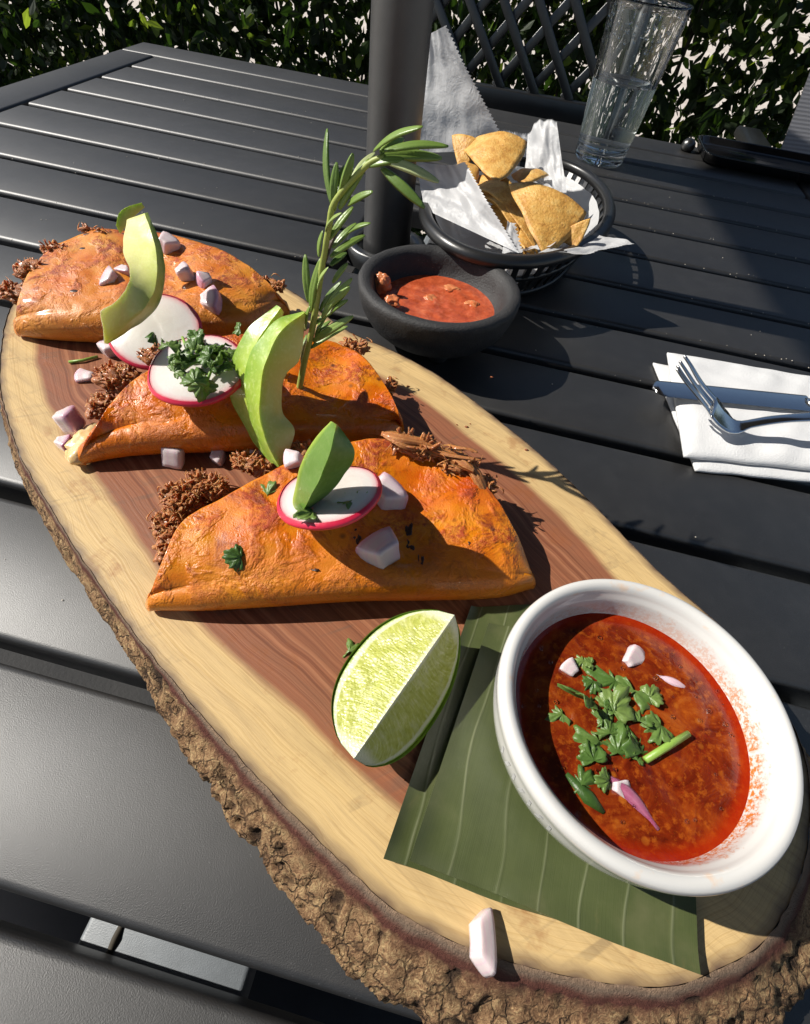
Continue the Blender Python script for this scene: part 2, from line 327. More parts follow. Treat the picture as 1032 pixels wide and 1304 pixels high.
setp(nt, b, Base_Color=c, Roughness=.2, Subsurface_Weight=.3, Subsurface_Radius=(.006, .005, .002), Subsurface_Scale=1., Coat_Weight=.3, Coat_Roughness=.1); bump(nt, b, ma(nt, 'ADD', ves, ma(nt, 'MULTIPLY', voro(nt, 900.), .5)), .5, .0007); MAT['pulp'] = mt
mt, nt, b = newmat('lime_rind'); setp(nt, b, Base_Color=ramp(nt, noise(nt, 90., 4), [(.3, (.10, .22, .012)), (.7, (.26, .40, .03))]), Roughness=.3); bump(nt, b, voro(nt, 700.), .4, .0005); MAT['rind'] = mt
# banana leaf: u along the veins, w across
mt, nt, b = newmat('banana_leaf'); w = attr(nt, 'w'); u = attr(nt, 'u'); g = gco(nt)
vein = ma(nt, 'PINGPONG', ma(nt, 'ADD', ma(nt, 'MULTIPLY', w, 72.), ma(nt, 'MULTIPLY', noise(nt, 14., 2), 1.)), .5)
fine = nn(nt, 'ShaderNodeTexNoise', {'noise_dimensions': '1D'}, W=ma(nt, 'MULTIPLY', w, 1500.), Detail=3.).outputs['Fac']
c = ramp(nt, noise(nt, 38., 5, .65), [(.3, (.038, .052, .014)), (.55, (.060, .077, .022)), (.75, (.11, .115, .048))])
c = mixc(nt, ramp(nt, fine, [(.42, 0), (.66, .7)]), c, (.105, .12, .05)); c = mixc(nt, ramp(nt, noise(nt, 48., 5, .7, None, 1.), [(.62, 0), (.74, .5)]), c, (.13, .115, .04))
c = mixc(nt, ma(nt, 'MULTIPLY', ramp(nt, vein, [(.0, .8), (.018, .45), (.04, 0)]), ramp(nt, noise(nt, 30., 3), [(.3, .25), (.7, 1.)])), c, (.20, .215, .12))
setp(nt, b, Base_Color=c, Roughness=.38, Specular_IOR_Level=.7); translucent(nt, b, (.10, .16, .02), .06); bump(nt, b, ma(nt, 'ADD', ramp(nt, vein, [(0., 1), (.06, 0)]), ma(nt, 'MULTIPLY', fine, .3)), .25, .0004); MAT['banana'] = mt
# crockery: h = metres above the broth on the inside (9 elsewhere)
mt, nt, b = newmat('white_glaze'); h = attr(nt, 'h'); an = attr(nt, 'ang')
hh = ma(nt, 'ADD', h, ma(nt, 'MULTIPLY', ma(nt, 'SUBTRACT', noise(nt, 260., 6, .75), .5), .020))
side = ramp(nt, ma(nt, 'ADD', ma(nt, 'COSINE', ma(nt, 'ADD', an, .55)), 0.), [(.0, .35), (.5, .75), (.95, 1.)])
st = ma(nt, 'MULTIPLY', ramp(nt, hh, [(.0, 1), (.0045, 1.), (.0062, .0)]), side)
st = ma(nt, 'MULTIPLY', st, ramp(nt, noise(nt, 650., 5, .8), [(.44, 0), (.54, 1)]))
rim = ma(nt, 'MULTIPLY', ramp(nt, attr(nt, 'lip'), [(.5, 0), (.9, .55)]), ramp(nt, noise(nt, 95., 4, .6), [(.60, 0), (.70, 1)]))
c = mixc(nt, st, (.57, .562, .54), (.50, .15, .022)); c = mixc(nt, ma(nt, 'MULTIPLY', rim, .7), c, (.72, .38, .13))
setp(nt, b, Base_Color=c, Roughness=.12, Coat_Weight=.3, Coat_Roughness=.05, Specular_IOR_Level=.5); MAT['glaze'] = mt
MAT['print'] = m_plain('grey_print', (.50, .50, .50), .3, .2, 200.)
mt, nt, b = newmat('broth'); n1 = noise(nt, 75., 6, .65, None, 1.2); n2 = noise(nt, 420., 4, .7); n3 = noise(nt, 1000., 2)
c = ramp(nt, n1, [(.30, (.06, .005, .002)), (.46, (.14, .015, .003)), (.60, (.24, .040, .005)), (.75, (.34, .090, .014))])
c = mixc(nt, ramp(nt, n2, [(.52, 0), (.66, .6)]), c, (.36, .085, .008)); c = mixc(nt, ramp(nt, n3, [(.60, 0), (.7, .5)]), c, (.20, .015, .004))
oil = ma(nt, 'MULTIPLY', ramp(nt, voro(nt, 170.), [(.16, 1), (.24, 0)]), ramp(nt, noise(nt, 45., 3), [(.45, 0), (.6, .55)]))
c = mixc(nt, oil, c, (.40, .115, .012))
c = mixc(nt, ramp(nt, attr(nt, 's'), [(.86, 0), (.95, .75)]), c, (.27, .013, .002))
setp(nt, b, Base_Color=c, Roughness=.12, Specular_IOR_Level=.5, Coat_Weight=.5, Coat_Roughness=.04); bump(nt, b, ma(nt, 'ADD', n1, ma(nt, 'MULTIPLY', n2, .4)), .35, .0009); MAT['broth'] = mt
mt, nt, b = newmat('salsa'); n1 = noise(nt, 130., 6, .65); c = ramp(nt, n1, [(.3, (.30, .045, .014)), (.52, (.46, .085, .030)), (.72, (.58, .16, .07))])
setp(nt, b, Base_Color=c, Roughness=.22, Coat_Weight=.3, Coat_Roughness=.1); bump(nt, b, n1, .6, .0016); MAT['salsa'] = mt
mt, nt, b = newmat('tomato'); c = ramp(nt, noise(nt, 150., 4), [(.3, (.48, .10, .03)), (.7, (.62, .26, .11))]); setp(nt, b, Base_Color=c, Roughness=.25, Subsurface_Weight=.2, Subsurface_Radius=(.004, .001, .001), Subsurface_Scale=1.); bump(nt, b, noise(nt, 300., 4), .4, .0008); MAT['tomato'] = mt
mt, nt, b = newmat('stoneware'); c = mixc(nt, ramp(nt, voro(nt, 380.), [(.05, .8), (.13, 0)]), (.020, .0195, .020), (.13, .125, .12)); c = mixc(nt, ramp(nt, noise(nt, 60., 4), [(.5, 0), (.75, .4)]), c, (.055, .053, .052))
setp(nt, b, Base_Color=c, Roughness=.6); bump(nt, b, noise(nt, 700., 4, .7), .7, .001); MAT['stone'] = mt
MAT['basket'] = m_plain('basket_plastic', (.014, .014, .0145), .33, .2, 80.)
mt, nt, b = newmat('deli_paper'); setp(nt, b, Base_Color=(.72, .72, .725), Roughness=.45); translucent(nt, b, (.72, .72, .725), .42); bump(nt, b, ma(nt, 'ADD', noise(nt, 70., 5, .65, None, .8), ma(nt, 'MULTIPLY', noise(nt, 400., 2), .2)), .6, .002); MAT['paper'] = mt
mt, nt, b = newmat('napkin_paper'); setp(nt, b, Base_Color=(.60, .60, .60), Roughness=.85); bump(nt, b, ma(nt, 'ADD', noise(nt, 900., 2), ma(nt, 'MULTIPLY', noise(nt, 60., 4), .8)), .35, .001); MAT['napkin'] = mt
mt, nt, b = newmat('tortilla_chip'); n1 = noise(nt, 130., 5, .65); c = ramp(nt, n1, [(.3, (.44, .20, .036)), (.52, (.58, .32, .075)), (.7, (.64, .42, .14))])
c = mixc(nt, ramp(nt, noise(nt, 420., 4, .7), [(.56, 0), (.68, .65)]), c, (.30, .115, .028)); c = mixc(nt, ramp(nt, voro(nt, 330.), [(.04, .8), (.1, 0)]), c, (.62, .52, .36))
setp(nt, b, Base_Color=c, Roughness=.5); bump(nt, b, ma(nt, 'ADD', n1, noise(nt, 500., 3)), .6, .0012); MAT['chip'] = mt
mt, nt, b = newmat('clear_glass'); setp(nt, b, Base_Color=(.97, .99, .99), Roughness=.0, IOR=1.47, Transmission_Weight=1.); MAT['glass'] = mt
mt, nt, b = newmat('water'); setp(nt, b, Base_Color=(.96, .985, .99), Roughness=0., IOR=1.33, Transmission_Weight=1.); MAT['water'] = mt
mt, nt, b = newmat('droplets'); setp(nt, b, Base_Color=(.97, .99, .99), Roughness=.02, IOR=1.33, Transmission_Weight=1.); MAT['drop'] = mt
MAT['canvas'] = m_plain('umbrella_canvas', (.035, .035, .038), .85, .2, 200.)
mt, nt, b = newmat('sling_mesh'); wv = ma(nt, 'MULTIPLY', ramp(nt, nn(nt, 'ShaderNodeTexWave', {'wave_type': 'BANDS', 'bands_direction': 'Z'}, Scale=60., Vector=gco(nt)).outputs['Fac'], [(.3, .6), (.7, 1.)]), 1.)
setp(nt, b, Base_Color=mixc(nt, wv, (.05, .05, .055), (.20, .20, .215)), Roughness=.7); bump(nt, b, wv, .5, .001); MAT['sling'] = mt
MAT['crumb'] = m_plain('crumb', (.55, .50, .42), .7)
MAT['char'] = m_plain('charred_bit', (.035, .016, .012), .35, .3, 200.)

# ------------------------------------------------------------------ the setting
GZ = -.72
def sheet(name, x0, x1, y0, y1, z, mat):
    o = mk(name, [(x0, y0, z), (x1, y0, z), (x1, y1, z), (x0, y1, z)], [(0, 1, 2, 3)], mat, smooth=False); o['kind'] = 'structure'; return o
sheet('ground', -150, 150, -150, 150, GZ, MAT['concrete'])
sheet('patio', -3.2, 2.4, -2.2, 1.98, GZ+.004, MAT['paving'])

# ------------------------------------------------------------------ table
SL0, SD, GAP = .923, .0726, .0085
TX0, TX1, TY0, TY1 = -.652, .432, -.080, .986
FW = .055; ST = .020
tb = thing('patio_table', 'black powder coated slatted metal patio table with umbrella hole', 'table', ((TX0+TX1)/2, (TY0+TY1)/2, GZ))
ZT = -ST/2
def tpart(name, x0, x1, y0, y1, z=ZT, h=ST, bev=.003, mat='table'):
    v, f = box(((x0+x1)/2, (y0+y1)/2, z), x1-x0, y1-y0, h, bev, 3)
    return sharp(mk(name, v, f, MAT[mat], tb), 50)
tpart('frame_rail', TX0, TX1, SL0+.0005, TY1); tpart('frame_rail', TX0, TX1, TY0, SL0-13*SD-GAP)
tpart('frame_rail', TX0, TX0+FW, SL0-13*SD-GAP+.0008, SL0-.0003); tpart('frame_rail', TX1-FW, TX1, SL0-13*SD-GAP+.0008, SL0-.0003)
PX, PYY, PR = -.1065, .468, .0212
for k in range(13):
    y1 = SL0-SD*k-(GAP if k else .004); y0 = SL0-SD*(k+1); xa, xb = TX0+FW+.005, TX1-FW-.005
    hole = .034
    if y0 < PYY+hole and y1 > PYY-hole:      # slats that meet the umbrella hole
        mid = (y0+y1)/2
        tpart('slat', xa, PX-hole, y0, y1); tpart('slat', PX+hole, xb, y0, y1)
    else: tpart('slat', xa, xb, y0, y1)
for bx in (-.39, .22, -.055): BEAM = tpart('support_beam', bx-.030, bx+.030, TY0+.026, TY1-.06, -.0345, .022, .002, 'beam')
wl = tube([(-.073, y, -.0235+.0004*math.sin(y*900)) for y in np.linspace(-.05, .0, 30)], .0012, 6); mk('weld_seam', *wl, MAT['twig'], BEAM)
v, f = lathe([(.0265, -.012), (.0265, .001), (.029, .003), (.0345, .003), (.0365, .0015), (.0365, -.012)], (PX, PYY, 0), 48); mk('umbrella_ring', v, f, MAT['black'], tb)
for sx in (TX0+.03, TX1-.03):
    for sy in (TY0+.03, TY1-.03):
        v, f = bar((sx, sy, GZ+.004), (sx, sy, -.021), .045, .045, (0, 1, 0), .004); mk('leg', v, f, MAT['table'], tb)
v, f = box(((TX0+TX1)/2, TY0+.014, -.051), TX1-TX0-.12, .02, .06, .002); mk('apron', v, f, MAT['table'], tb)
v, f = box(((TX0+TX1)/2, TY1-.014, -.051), TX1-TX0-.12, .02, .06, .002); mk('apron', v, f, MAT['table'], tb)

# ------------------------------------------------------------------ umbrella (its canopy throws the shade at the right of the table)
ub = thing('patio_umbrella', 'black patio umbrella on a thick round pole through the table', 'umbrella', (PX, PYY, GZ))
v, f = lathe([(.0, -.66), (PR, -.66), (PR, 1.78), (0, 1.78)], (PX, PYY, 0), 48); sharp(mk('pole', v, f, MAT['pole'], ub), 50)
v, f = lathe([(.0, .0), (.24, .0), (.24, .045), (.05, .06), (.032, .07), (.032, .30), (0, .30)], (PX, PYY, GZ+.005), 48); sharp(mk('base', v, f, MAT['black'], ub), 50)
HZ, APO, A0 = 1.36, 1.226, R(187)
cr = APO/math.cos(R(22.5)); top = np.array([PX, PYY, 1.74])
hem = [np.array([PX+cr*math.cos(A0+R(22.5+45*k)), PYY+cr*math.sin(A0+R(22.5+45*k)), HZ]) for k in range(8)]
for k in range(8):
    a, c = hem[k], hem[(k+1) % 8]; vv = []
    for i in range(9):
        for j in range(7):
            p = top+(a-top)*(i/8)*(1-j/6)+(c-top)*(i/8)*(j/6); vv.append(p-np.array([0, 0, .05*math.sin(math.pi*j/6)*(i/8)*(1-i/8)*2]))
    vv = np.array(vv); n0 = len(vv); vv = np.vstack([vv, vv+[0, 0, .003]]); ff = grid_faces(9, 7); ff = ff+[tuple(x+n0 for x in q[::-1]) for q in ff]
    CPN = mk('canopy_panel', vv, ff, MAT['canvas'], ub)
    v, f = tube([top-[0, 0, .02], (top+a)/2-[0, 0, .02], a-[0, 0, .012]], .007, 8); mk('rib', v, f, MAT['black'], CPN)

# ------------------------------------------------------------------ chair with lattice back, behind the table
ch = thing('lattice_chair', 'black metal patio chair with crisscross lattice back behind table', 'chair', (-.14, 1.3, GZ))
cx0, cx1, yb = -.275, .125, 1.17
def yz(z): return yb+.16*max(0, (z+.02))
for x in (cx0, cx1):
    v, f = tube([(x, yb-.04, GZ+.004), (x, yb-.01, -.3), (x, yb, -.04), (x, yz(.4), .40)], .014, 12); mk('back_post', v, f, MAT['black'], ch)
    v, f = tube([(x, yb-.44, GZ+.004), (x, yb-.44, -.32)], .014, 12); mk('leg', v, f, MAT['black'], ch)
v, f = bar((cx0+.012, yb, -.028), (cx1-.012, yb, -.028), .018, .040, bev=.004); mk('lower_rail', v, f, MAT['black'], ch)
v, f = bar((cx0+.012, yz(.4), .40), (cx1-.012, yz(.4), .40), .018, .040, bev=.004); LB = mk('top_rail', v, f, MAT['black'], ch)
v, f = box(((cx0+cx1)/2, yb-.215, -.30), cx1-cx0+.02, .44, .03, .008); mk('seat', v, f, MAT['black'], ch)
for sgn in (1, -1):
    k = -8
    while k < 14:
        x0 = cx0+.062*k; k += 1; pts = []
        for t in np.linspace(0, 1, 60):
            z = -.01+.392*t; x = x0+sgn*.392*t*.80 + (0 if sgn > 0 else .20)
            if cx0+.012 < x < cx1-.012: pts.append((x, yz(z)+(.005 if sgn > 0 else -.005), z))
        if len(pts) < 4: continue
        v, f = bar(pts[0], pts[-1], .0140, .005, (0, -1, .16), .0012); mk('lattice_slat', v, f, MAT['black'], LB)
c2 = ch.copy(); COL.objects.link(c2); c2.location = (-.06, -.53, GZ); c2.rotation_euler = (0, 0, math.pi); c2['label'] = 'added black patio chair under the table, darkening the gaps between slats'  # unseen chair, added to hide the sunlit ground below the slat gaps
for p_ in ch.children:
    d_ = p_.copy(); COL.objects.link(d_); d_.parent = c2
    for g_ in p_.children: e_ = g_.copy(); COL.objects.link(e_); e_.parent = d_
# sling chair at the right far corner
sc = thing('sling_chair', 'black framed patio chair with grey mesh sling and flat armrest', 'chair', (.45, 1.3, GZ))
ap = crom([(.44, 1.10, -.075), (.445, 1.15, -.07), (.45, 1.2, -.07), (.455, 1.3, -.07), (.46, 1.5, -.07)], 60)
vv = []
for i, p in enumerate(ap):
    t = unit(ap[min(i+1, 59)]-ap[max(i-1, 0)]); s = unit(np.cross(t, (0, 0, 1)))
    for a, c in ((-1, -.6), (-.85, -1), (.85, -1), (1, -.6), (1, .6), (.85, 1), (-.85, 1), (-1, .6)): vv.append(p+s*a*.026+np.array([0, 0, c*.010]))
ff = grid_faces(60, 8, wrapm=True)+[tuple(range(7, -1, -1)), tuple(59*8+j for j in range(8))]; mk('armrest', vv, ff, MAT['black'], sc)
v, f = tube([(.44, 1.11, -.08), (.44, 1.16, -.4), (.44, 1.12, GZ+.004)], .013, 10); mk('leg', v, f, MAT['black'], sc)
v, f = tube([(.46, 1.5, -.07), (.46, 1.52, -.4), (.46, 1.5, GZ+.004)], .013, 10); mk('leg', v, f, MAT['black'], sc)
v, f = tube([(.80, 1.10, GZ+.004), (.80, 1.16, -.4), (.78, 1.10, -.05)], .013, 10); mk('leg', v, f, MAT['black'], sc)
v, f = tube([(.80, 1.5, GZ+.004), (.80, 1.5, .35)], .013, 10); mk('leg', v, f, MAT['black'], sc)
vv = [(.45+.05*a-.0*b+.34*a, 1.24+.30*b, -.03+.45*b-.035*math.sin(math.pi*a)) for b in np.linspace(-.4, 1, 16) for a in np.linspace(0, 1, 12)]
vv = np.array(vv); n0 = len(vv); vv = np.vstack([vv, vv+[0, .004, 0]]); ff = grid_faces(16, 12); ff += [tuple(x+n0 for x in q[::-1]) for q in ff]; mk('sling', vv, ff, MAT['sling'], sc)

# black tray at the far right corner of the table
ty = thing('black_tray', 'glossy black shallow tray at the table corner by the ivy', 'tray', (.335, .945, .0))
mt, nt, b = newmat('gloss_black'); setp(nt, b, Base_Color=(.006, .006, .0065), Roughness=.10); bump(nt, b, noise(nt, 40., 3), .05, .0005); MAT['gloss'] = mt
def rrect(cx_, cy_, hx, hy, r_, z, n=10):
    out = []
    for k, (sx, sy) in enumerate(((1, 1), (-1, 1), (-1, -1), (1, -1))):
        for i in range(n+1):
            a = math.pi/2*(k+i/n); out.append((cx_+sx*(hx-r_)+r_*math.cos(a), cy_+sy*(hy-r_)+r_*math.sin(a), z))
    return out
secs = [(.088, .040, .0008), (.094, .046, .004), (.098, .050, .020), (.0985, .0505, .0225), (.0965, .0485, .0230), (.0945, .0465, .0215), (.092, .044, .012), (.086, .038, .0085), (.02, .01, .0085)]
vv = []
for hx, hy, z in secs: vv += rrect(.335, .945, hx, hy, min(.022, hy*.6), z*.62+.0004)
nr_ = 44; ff = grid_faces(len(secs), nr_, wrapm=True)+[tuple(range(nr_-1, -1, -1)), tuple((len(secs)-1)*nr_+j for j in range(nr_))]; mk('tray', vv, ff, MAT['gloss'], ty)
v, f = lathe([(0, .0), (.008, .0), (.010, .004), (.009, .010), (.005, .014), (0, .015)], (.224, .955, .0008), 24); mk('handle_knob', v, f, MAT['black'], ty)

# ------------------------------------------------------------------ leafy screen
hg = thing('ivy_screen', 'dense leafy green ivy screen fence behind the table', 'hedge', (-.5, 2.05, GZ))
YH = 1.98
def leafmesh(n, seed):
    q = np.random.default_rng(seed)
    x = q.uniform(-3.1, 2.0, n); z = q.uniform(GZ, .48, n); y = YH+q.normal(0, .045, n)+.02*np.sin(x*9)+.02*np.sin(z*11)
    L = q.uniform(.028, .056, n); Wd = L*q.uniform(.42, .62, n)
    return q, np.stack([x, y, z], 1), L, Wd
def leaves(n, seed, keep=None):
    q, c, L, Wd = leafmesh(n, seed)
    if keep is not None:
        k = keep(c); q2 = q; c, L, Wd = c[k], L[k], Wd[k]; n = len(c)
    d = q.normal(0, 1, (n, 3)); d[:, 2] -= .75; d[:, 1] *= .7; d /= np.linalg.norm(d, axis=1)[:, None]
    u = q.normal(0, 1, (n, 3)); u[:, 1] *= 1.0; s = np.cross(d, u); s /= np.linalg.norm(s, axis=1)[:, None]; nrm = np.cross(s, d)
    l, w = L[:, None], Wd[:, None]
    V = np.stack([c-d*l/2, c-d*l*.12+s*w/2-nrm*w*.18, c+d*l*.28+s*w*.33-nrm*w*.15, c+d*l/2-nrm*l*.12, c+d*l*.28-s*w*.33-nrm*w*.15, c-d*l*.12-s*w/2-nrm*w*.18], 1)
    r = q.beta(1.3, 3.2, n); r[q.random(n) < .08] = 1.  # a share of leaves gets a sunlit yellow-green as its colour
    return V, r
LF = [(0, 1, 2, 3), (0, 3, 4, 5)]
def dens(c):
    g = np.array([mnoise.noise(Vector((p[0]*7, p[2]*7, 2.))) for p in c]); right = c[:, 0] > .1
    return (g > np.where(right, -.48, -.70)) & (np.random.default_rng(3).random(len(c)) < np.where(right, .95, 1.))
V, r = leaves(50000, 11, dens)
mk('foliage', V.reshape(-1, 3), [tuple(i*6+a for a in q) for i in range(len(V)) for q in LF], MAT['leaf'], hg, False, {'rnd': np.repeat(r, 6)}, kind='stuff')
V, r = leaves(9000, 12); sel = []
for i in range(len(V)):
    p = V[i].mean(0)-CAM; z = p@fwd
    if z > 0:
        px, py = W/2+F*(p@CR)/z, H/2+F*(p@CD)/z
        if (880 < px < 1000 and 0 < py < 170) or (0 < px < 460 and 0 < py < 60+px*.09-(px < 180)*0) or (560 < px < 730 and 0 < py < 90): sel.append(i)
for i in sel[:300]:
    v = V[i]; v[:, 1] -= .05; mk('leaf', v, LF, MAT['leaf'], hg, False, {'rnd': [r[i]]*6})
mb = MB()
for k in range(70):
    x = rng.uniform(-3., 1.9); mb.add(*tube([(x+.05*math.sin(t*3+k), YH+.03*math.sin(k+t*5), GZ+1.2*t) for t in np.linspace(0, 1, 8)], .004, 5))
mb.build('stems', MAT['twig'], hg, kind='stuff')
for z in (GZ+.1, .44): mk('wire_rail', *bar((-3.1, YH+.06, z), (2.0, YH+.06, z), .012, .012), MAT['black'], hg)

# ------------------------------------------------------------------ serving board
ZB = .025
top_px = [(14, 392), (0, 480), (22, 570), (60, 640), (125, 742), (200, 843), (330, 993), (480, 1140), (560, 1190), (640, 1222), (760, 1250), (850, 1256), (905, 1238), (980, 1190)]
cont = [P(x, y, ZB)[:2] for x, y in top_px]
cont += [np.array(q) for q in ((.146, .050), (.153, .085), (.138, .120))]
cont += [P(x, y, ZB)[:2] for x, y in [(835, 725), (760, 648), (700, 590), (630, 532), (560, 480), (500, 447), (440, 420)]]
cont += [np.array(q) for q in ((-.136, .314), (-.175, .328), (-.225, .322), (-.268, .292), (-.289, .262))]
NB = 960
C2 = crom(cont, NB, True)
area = .5*np.sum(C2[:, 0]*np.roll(C2[:, 1], -1)-np.roll(C2[:, 0], -1)*C2[:, 1])
tan = np.roll(C2, -1, 0)-np.roll(C2, 1, 0); tan /= np.linalg.norm(tan, axis=1)[:, None]
nout = np.stack([tan[:, 1], -tan[:, 0]], 1)*(1 if area > 0 else -1)
bd = thing('serving_board', 'oval live edge wooden serving board with rough bark rim', 'board', (-.07, .16, 0))
# flat slab: rings of the contour shrunk towards a spine
spA, spB = np.array([-.165, .235]), np.array([.045, .085])
def spine(p):
    t = np.clip(np.dot(p-spA, spB-spA)/np.dot(spB-spA, spB-spA), 0, 1); return spA+(spB-spA)*t
sp = np.array([spine(p) for p in C2])
sub = C2[::4]; vv, dat = [], []
for i in range(41):
    k = (1-i/40.)
    for p, q in zip(sub, sp[::4]):
        x = q+(p-q)*k; vv.append((x[0], x[1], ZB)); dat.append(np.sqrt(((C2[::3]-x)**2).sum(1).min()))
ns = len(sub); ff = grid_faces(41, ns, wrapm=True)
o0 = len(vv)
for p in sub: vv.append((p[0], p[1], .002)); dat.append(0)
ff += [(j, o0+j, o0+(j+1) % ns, (j+1) % ns) for j in range(ns)]; ff.append(tuple(o0+j for j in range(ns)))
slab = mk('slab', vv, ff, MAT['wood'], bd, True, {'d': dat}); sharp(slab, 60); add_bvh(vv[:o0], grid_faces(41, ns, wrapm=True))
# bark
def bw(p, n2):      # bark thickness: heavy on the near side, thin on the far side
    near = np.clip(.42-n2[1]*.95+n2[0]*.18, 0, 1); near = near*near*(3-2*near)
    br = np.clip((p[0]+.11)/.15, 0, 1)
    return .0036+near*(.0022+.0152*br)
MV = 34; vv, va, dp = [], [], []
for i in range(NB):
    p = C2[i]; n2 = nout[i]; w_ = bw(p, n2)
    for j in range(MV):
        v_ = j/(MV-1)
        if v_ < .3: off = w_*.23*(v_/.3); z = ZB+.0004-.0035*(v_/.3)**1.5
        elif v_ < .85: t = (v_-.3)/.55; off = w_*(.23+.77*math.sin(t*math.pi/2)); z = ZB-.0031-(.0155)*t
        else: t = (v_-.85)/.15; off = w_*(1-.15*t); z = .0064-.0060*t
        q = np.array([p[0]+n2[0]*off, p[1]+n2[1]*off, z])
        am = np.clip((v_-.22)/.2, 0, 1)*min(1., w_/.012)
        a1 = nz(q, 95., 1); a2 = 1-abs(nz(q, 190., 5))*2.2; a3 = nz(q, 480., 9)
        dsp = am*(.0026*a1+.0021*a2+.0010*a3-.0010)+(1-am)*.0005*nz(q, 200., 3)
        q[:2] += n2*dsp; q[2] = max(.0004, q[2]+am*.0016*nz(q, 140., 7)*(1 if v_ < .9 else 0))
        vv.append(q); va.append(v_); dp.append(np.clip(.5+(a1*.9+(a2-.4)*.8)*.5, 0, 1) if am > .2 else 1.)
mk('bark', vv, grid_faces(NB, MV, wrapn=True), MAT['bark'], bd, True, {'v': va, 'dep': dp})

# ------------------------------------------------------------------ banana leaf
bl = thing('banana_leaf', 'cut piece of dark green banana leaf under the white bowl', 'leaf', P(700, 1100, ZB))
def leaf_sheet(name, corners, z0, nu=40, nw=60, wave=.0005, notch=None, w0=0.):
    A, B, C, D = [np.array(c, float) for c in corners]; vv, ua, wa = [], [], []
    for i in range(nu):
        u = i/(nu-1)
        for j in range(nw):
            w = j/(nw-1); p = (A*(1-w)+B*w)*(1-u)+(D*(1-w)+C*w)*u
            if u == 0 and notch: p = p+np.array([0, notch(w)])
            z = z0+wave*(1+nz((p[0], p[1], 0), 55., 4))+.0016*max(0, 1-w/.10)**2*(1+nz((u*5, 0, 3), 1.))+.0012*max(0, 1-u/.08)**2*(1+nz((w*6, 2, 3), 1.))
            vv.append((p[0], p[1], z)); ua.append(u); wa.append(w0+w*np.linalg.norm(B-A))
    n0 = len(vv); vv += [(x, y, z-.0007) for x, y, z in vv]; ff = grid_faces(nu, nw); ff += [tuple(k+n0 for k in q[::-1]) for q in ff]
    bnd = [j for j in range(nw)]+[i*nw+nw-1 for i in range(1, nu)]+[(nu-1)*nw+j for j in range(nw-2, -1, -1)]+[i*nw for i in range(nu-2, 0, -1)]
    ff += [(bnd[k], bnd[k]+n0, bnd[(k+1) % len(bnd)]+n0, bnd[(k+1) % len(bnd)]) for k in range(len(bnd))]
    o = mk(name, vv, ff, MAT['banana'], bl, True, {'u': ua*2, 'w': wa*2}); add_bvh(vv[:n0], grid_faces(nu, nw)); return sharp(o, 50)
g2 = lambda x, y, z=ZB+.002: P(x, y, z)[:2]
leaf_sheet('leaf_layer', [g2(488, 1094), g2(757, 1190), np.array([.075, .125]), g2(600, 772)], ZB+.0009, notch=lambda w: .0004*math.sin(w*9))
leaf_sheet('leaf_layer', [g2(520, 1097), g2(886, 1241), np.array([.112, .115]), np.array([.030, .100])], ZB+.0030, notch=lambda w: .0003*math.sin(w*7), w0=.01)

# ------------------------------------------------------------------ tacos
bm = bmesh.new(); bmesh.ops.create_icosphere(bm, subdivisions=4, radius=1.)
vv = np.array([v.co[:] for v in bm.verts]); ff = [tuple(q.index for q in p.verts) for p in bm.faces]; bm.free()
SPH = (vv, ff)
bm = bmesh.new(); bmesh.ops.create_icosphere(bm, subdivisions=2, radius=1.); bm.verts.index_update(); ICO = ([v.co[:] for v in bm.verts], [tuple(k.index for k in p.verts) for p in bm.faces]); bm.free()
def blob(c, rx, ry, rz, seed, amp=.2, sc=1.6):
    v = np.array([p*(1+amp*nz(p, sc, seed)+amp*.4*nz(p, sc*3, seed+3)) for p in SPH[0]])*np.array([rx, ry, rz])+np.asarray(c); return v, SPH[1]
def strand(p0, p1, r0, amp, seed, n=9, seg=6):
    q = np.random.default_rng(seed); t = np.linspace(0, 1, n)[:, None]; pts = p0*(1-t)+p1*t
    pts += amp*np.cumsum(q.normal(0, 1, (n, 3)), 0)/3*np.sin(t*math.pi)
    rad = r0*np.sin(np.clip(t[:, 0], .06, .94)*math.pi)**.4*q.uniform(.7, 1.3, n); v, f = tube(pts, rad, seg)
    return v, f
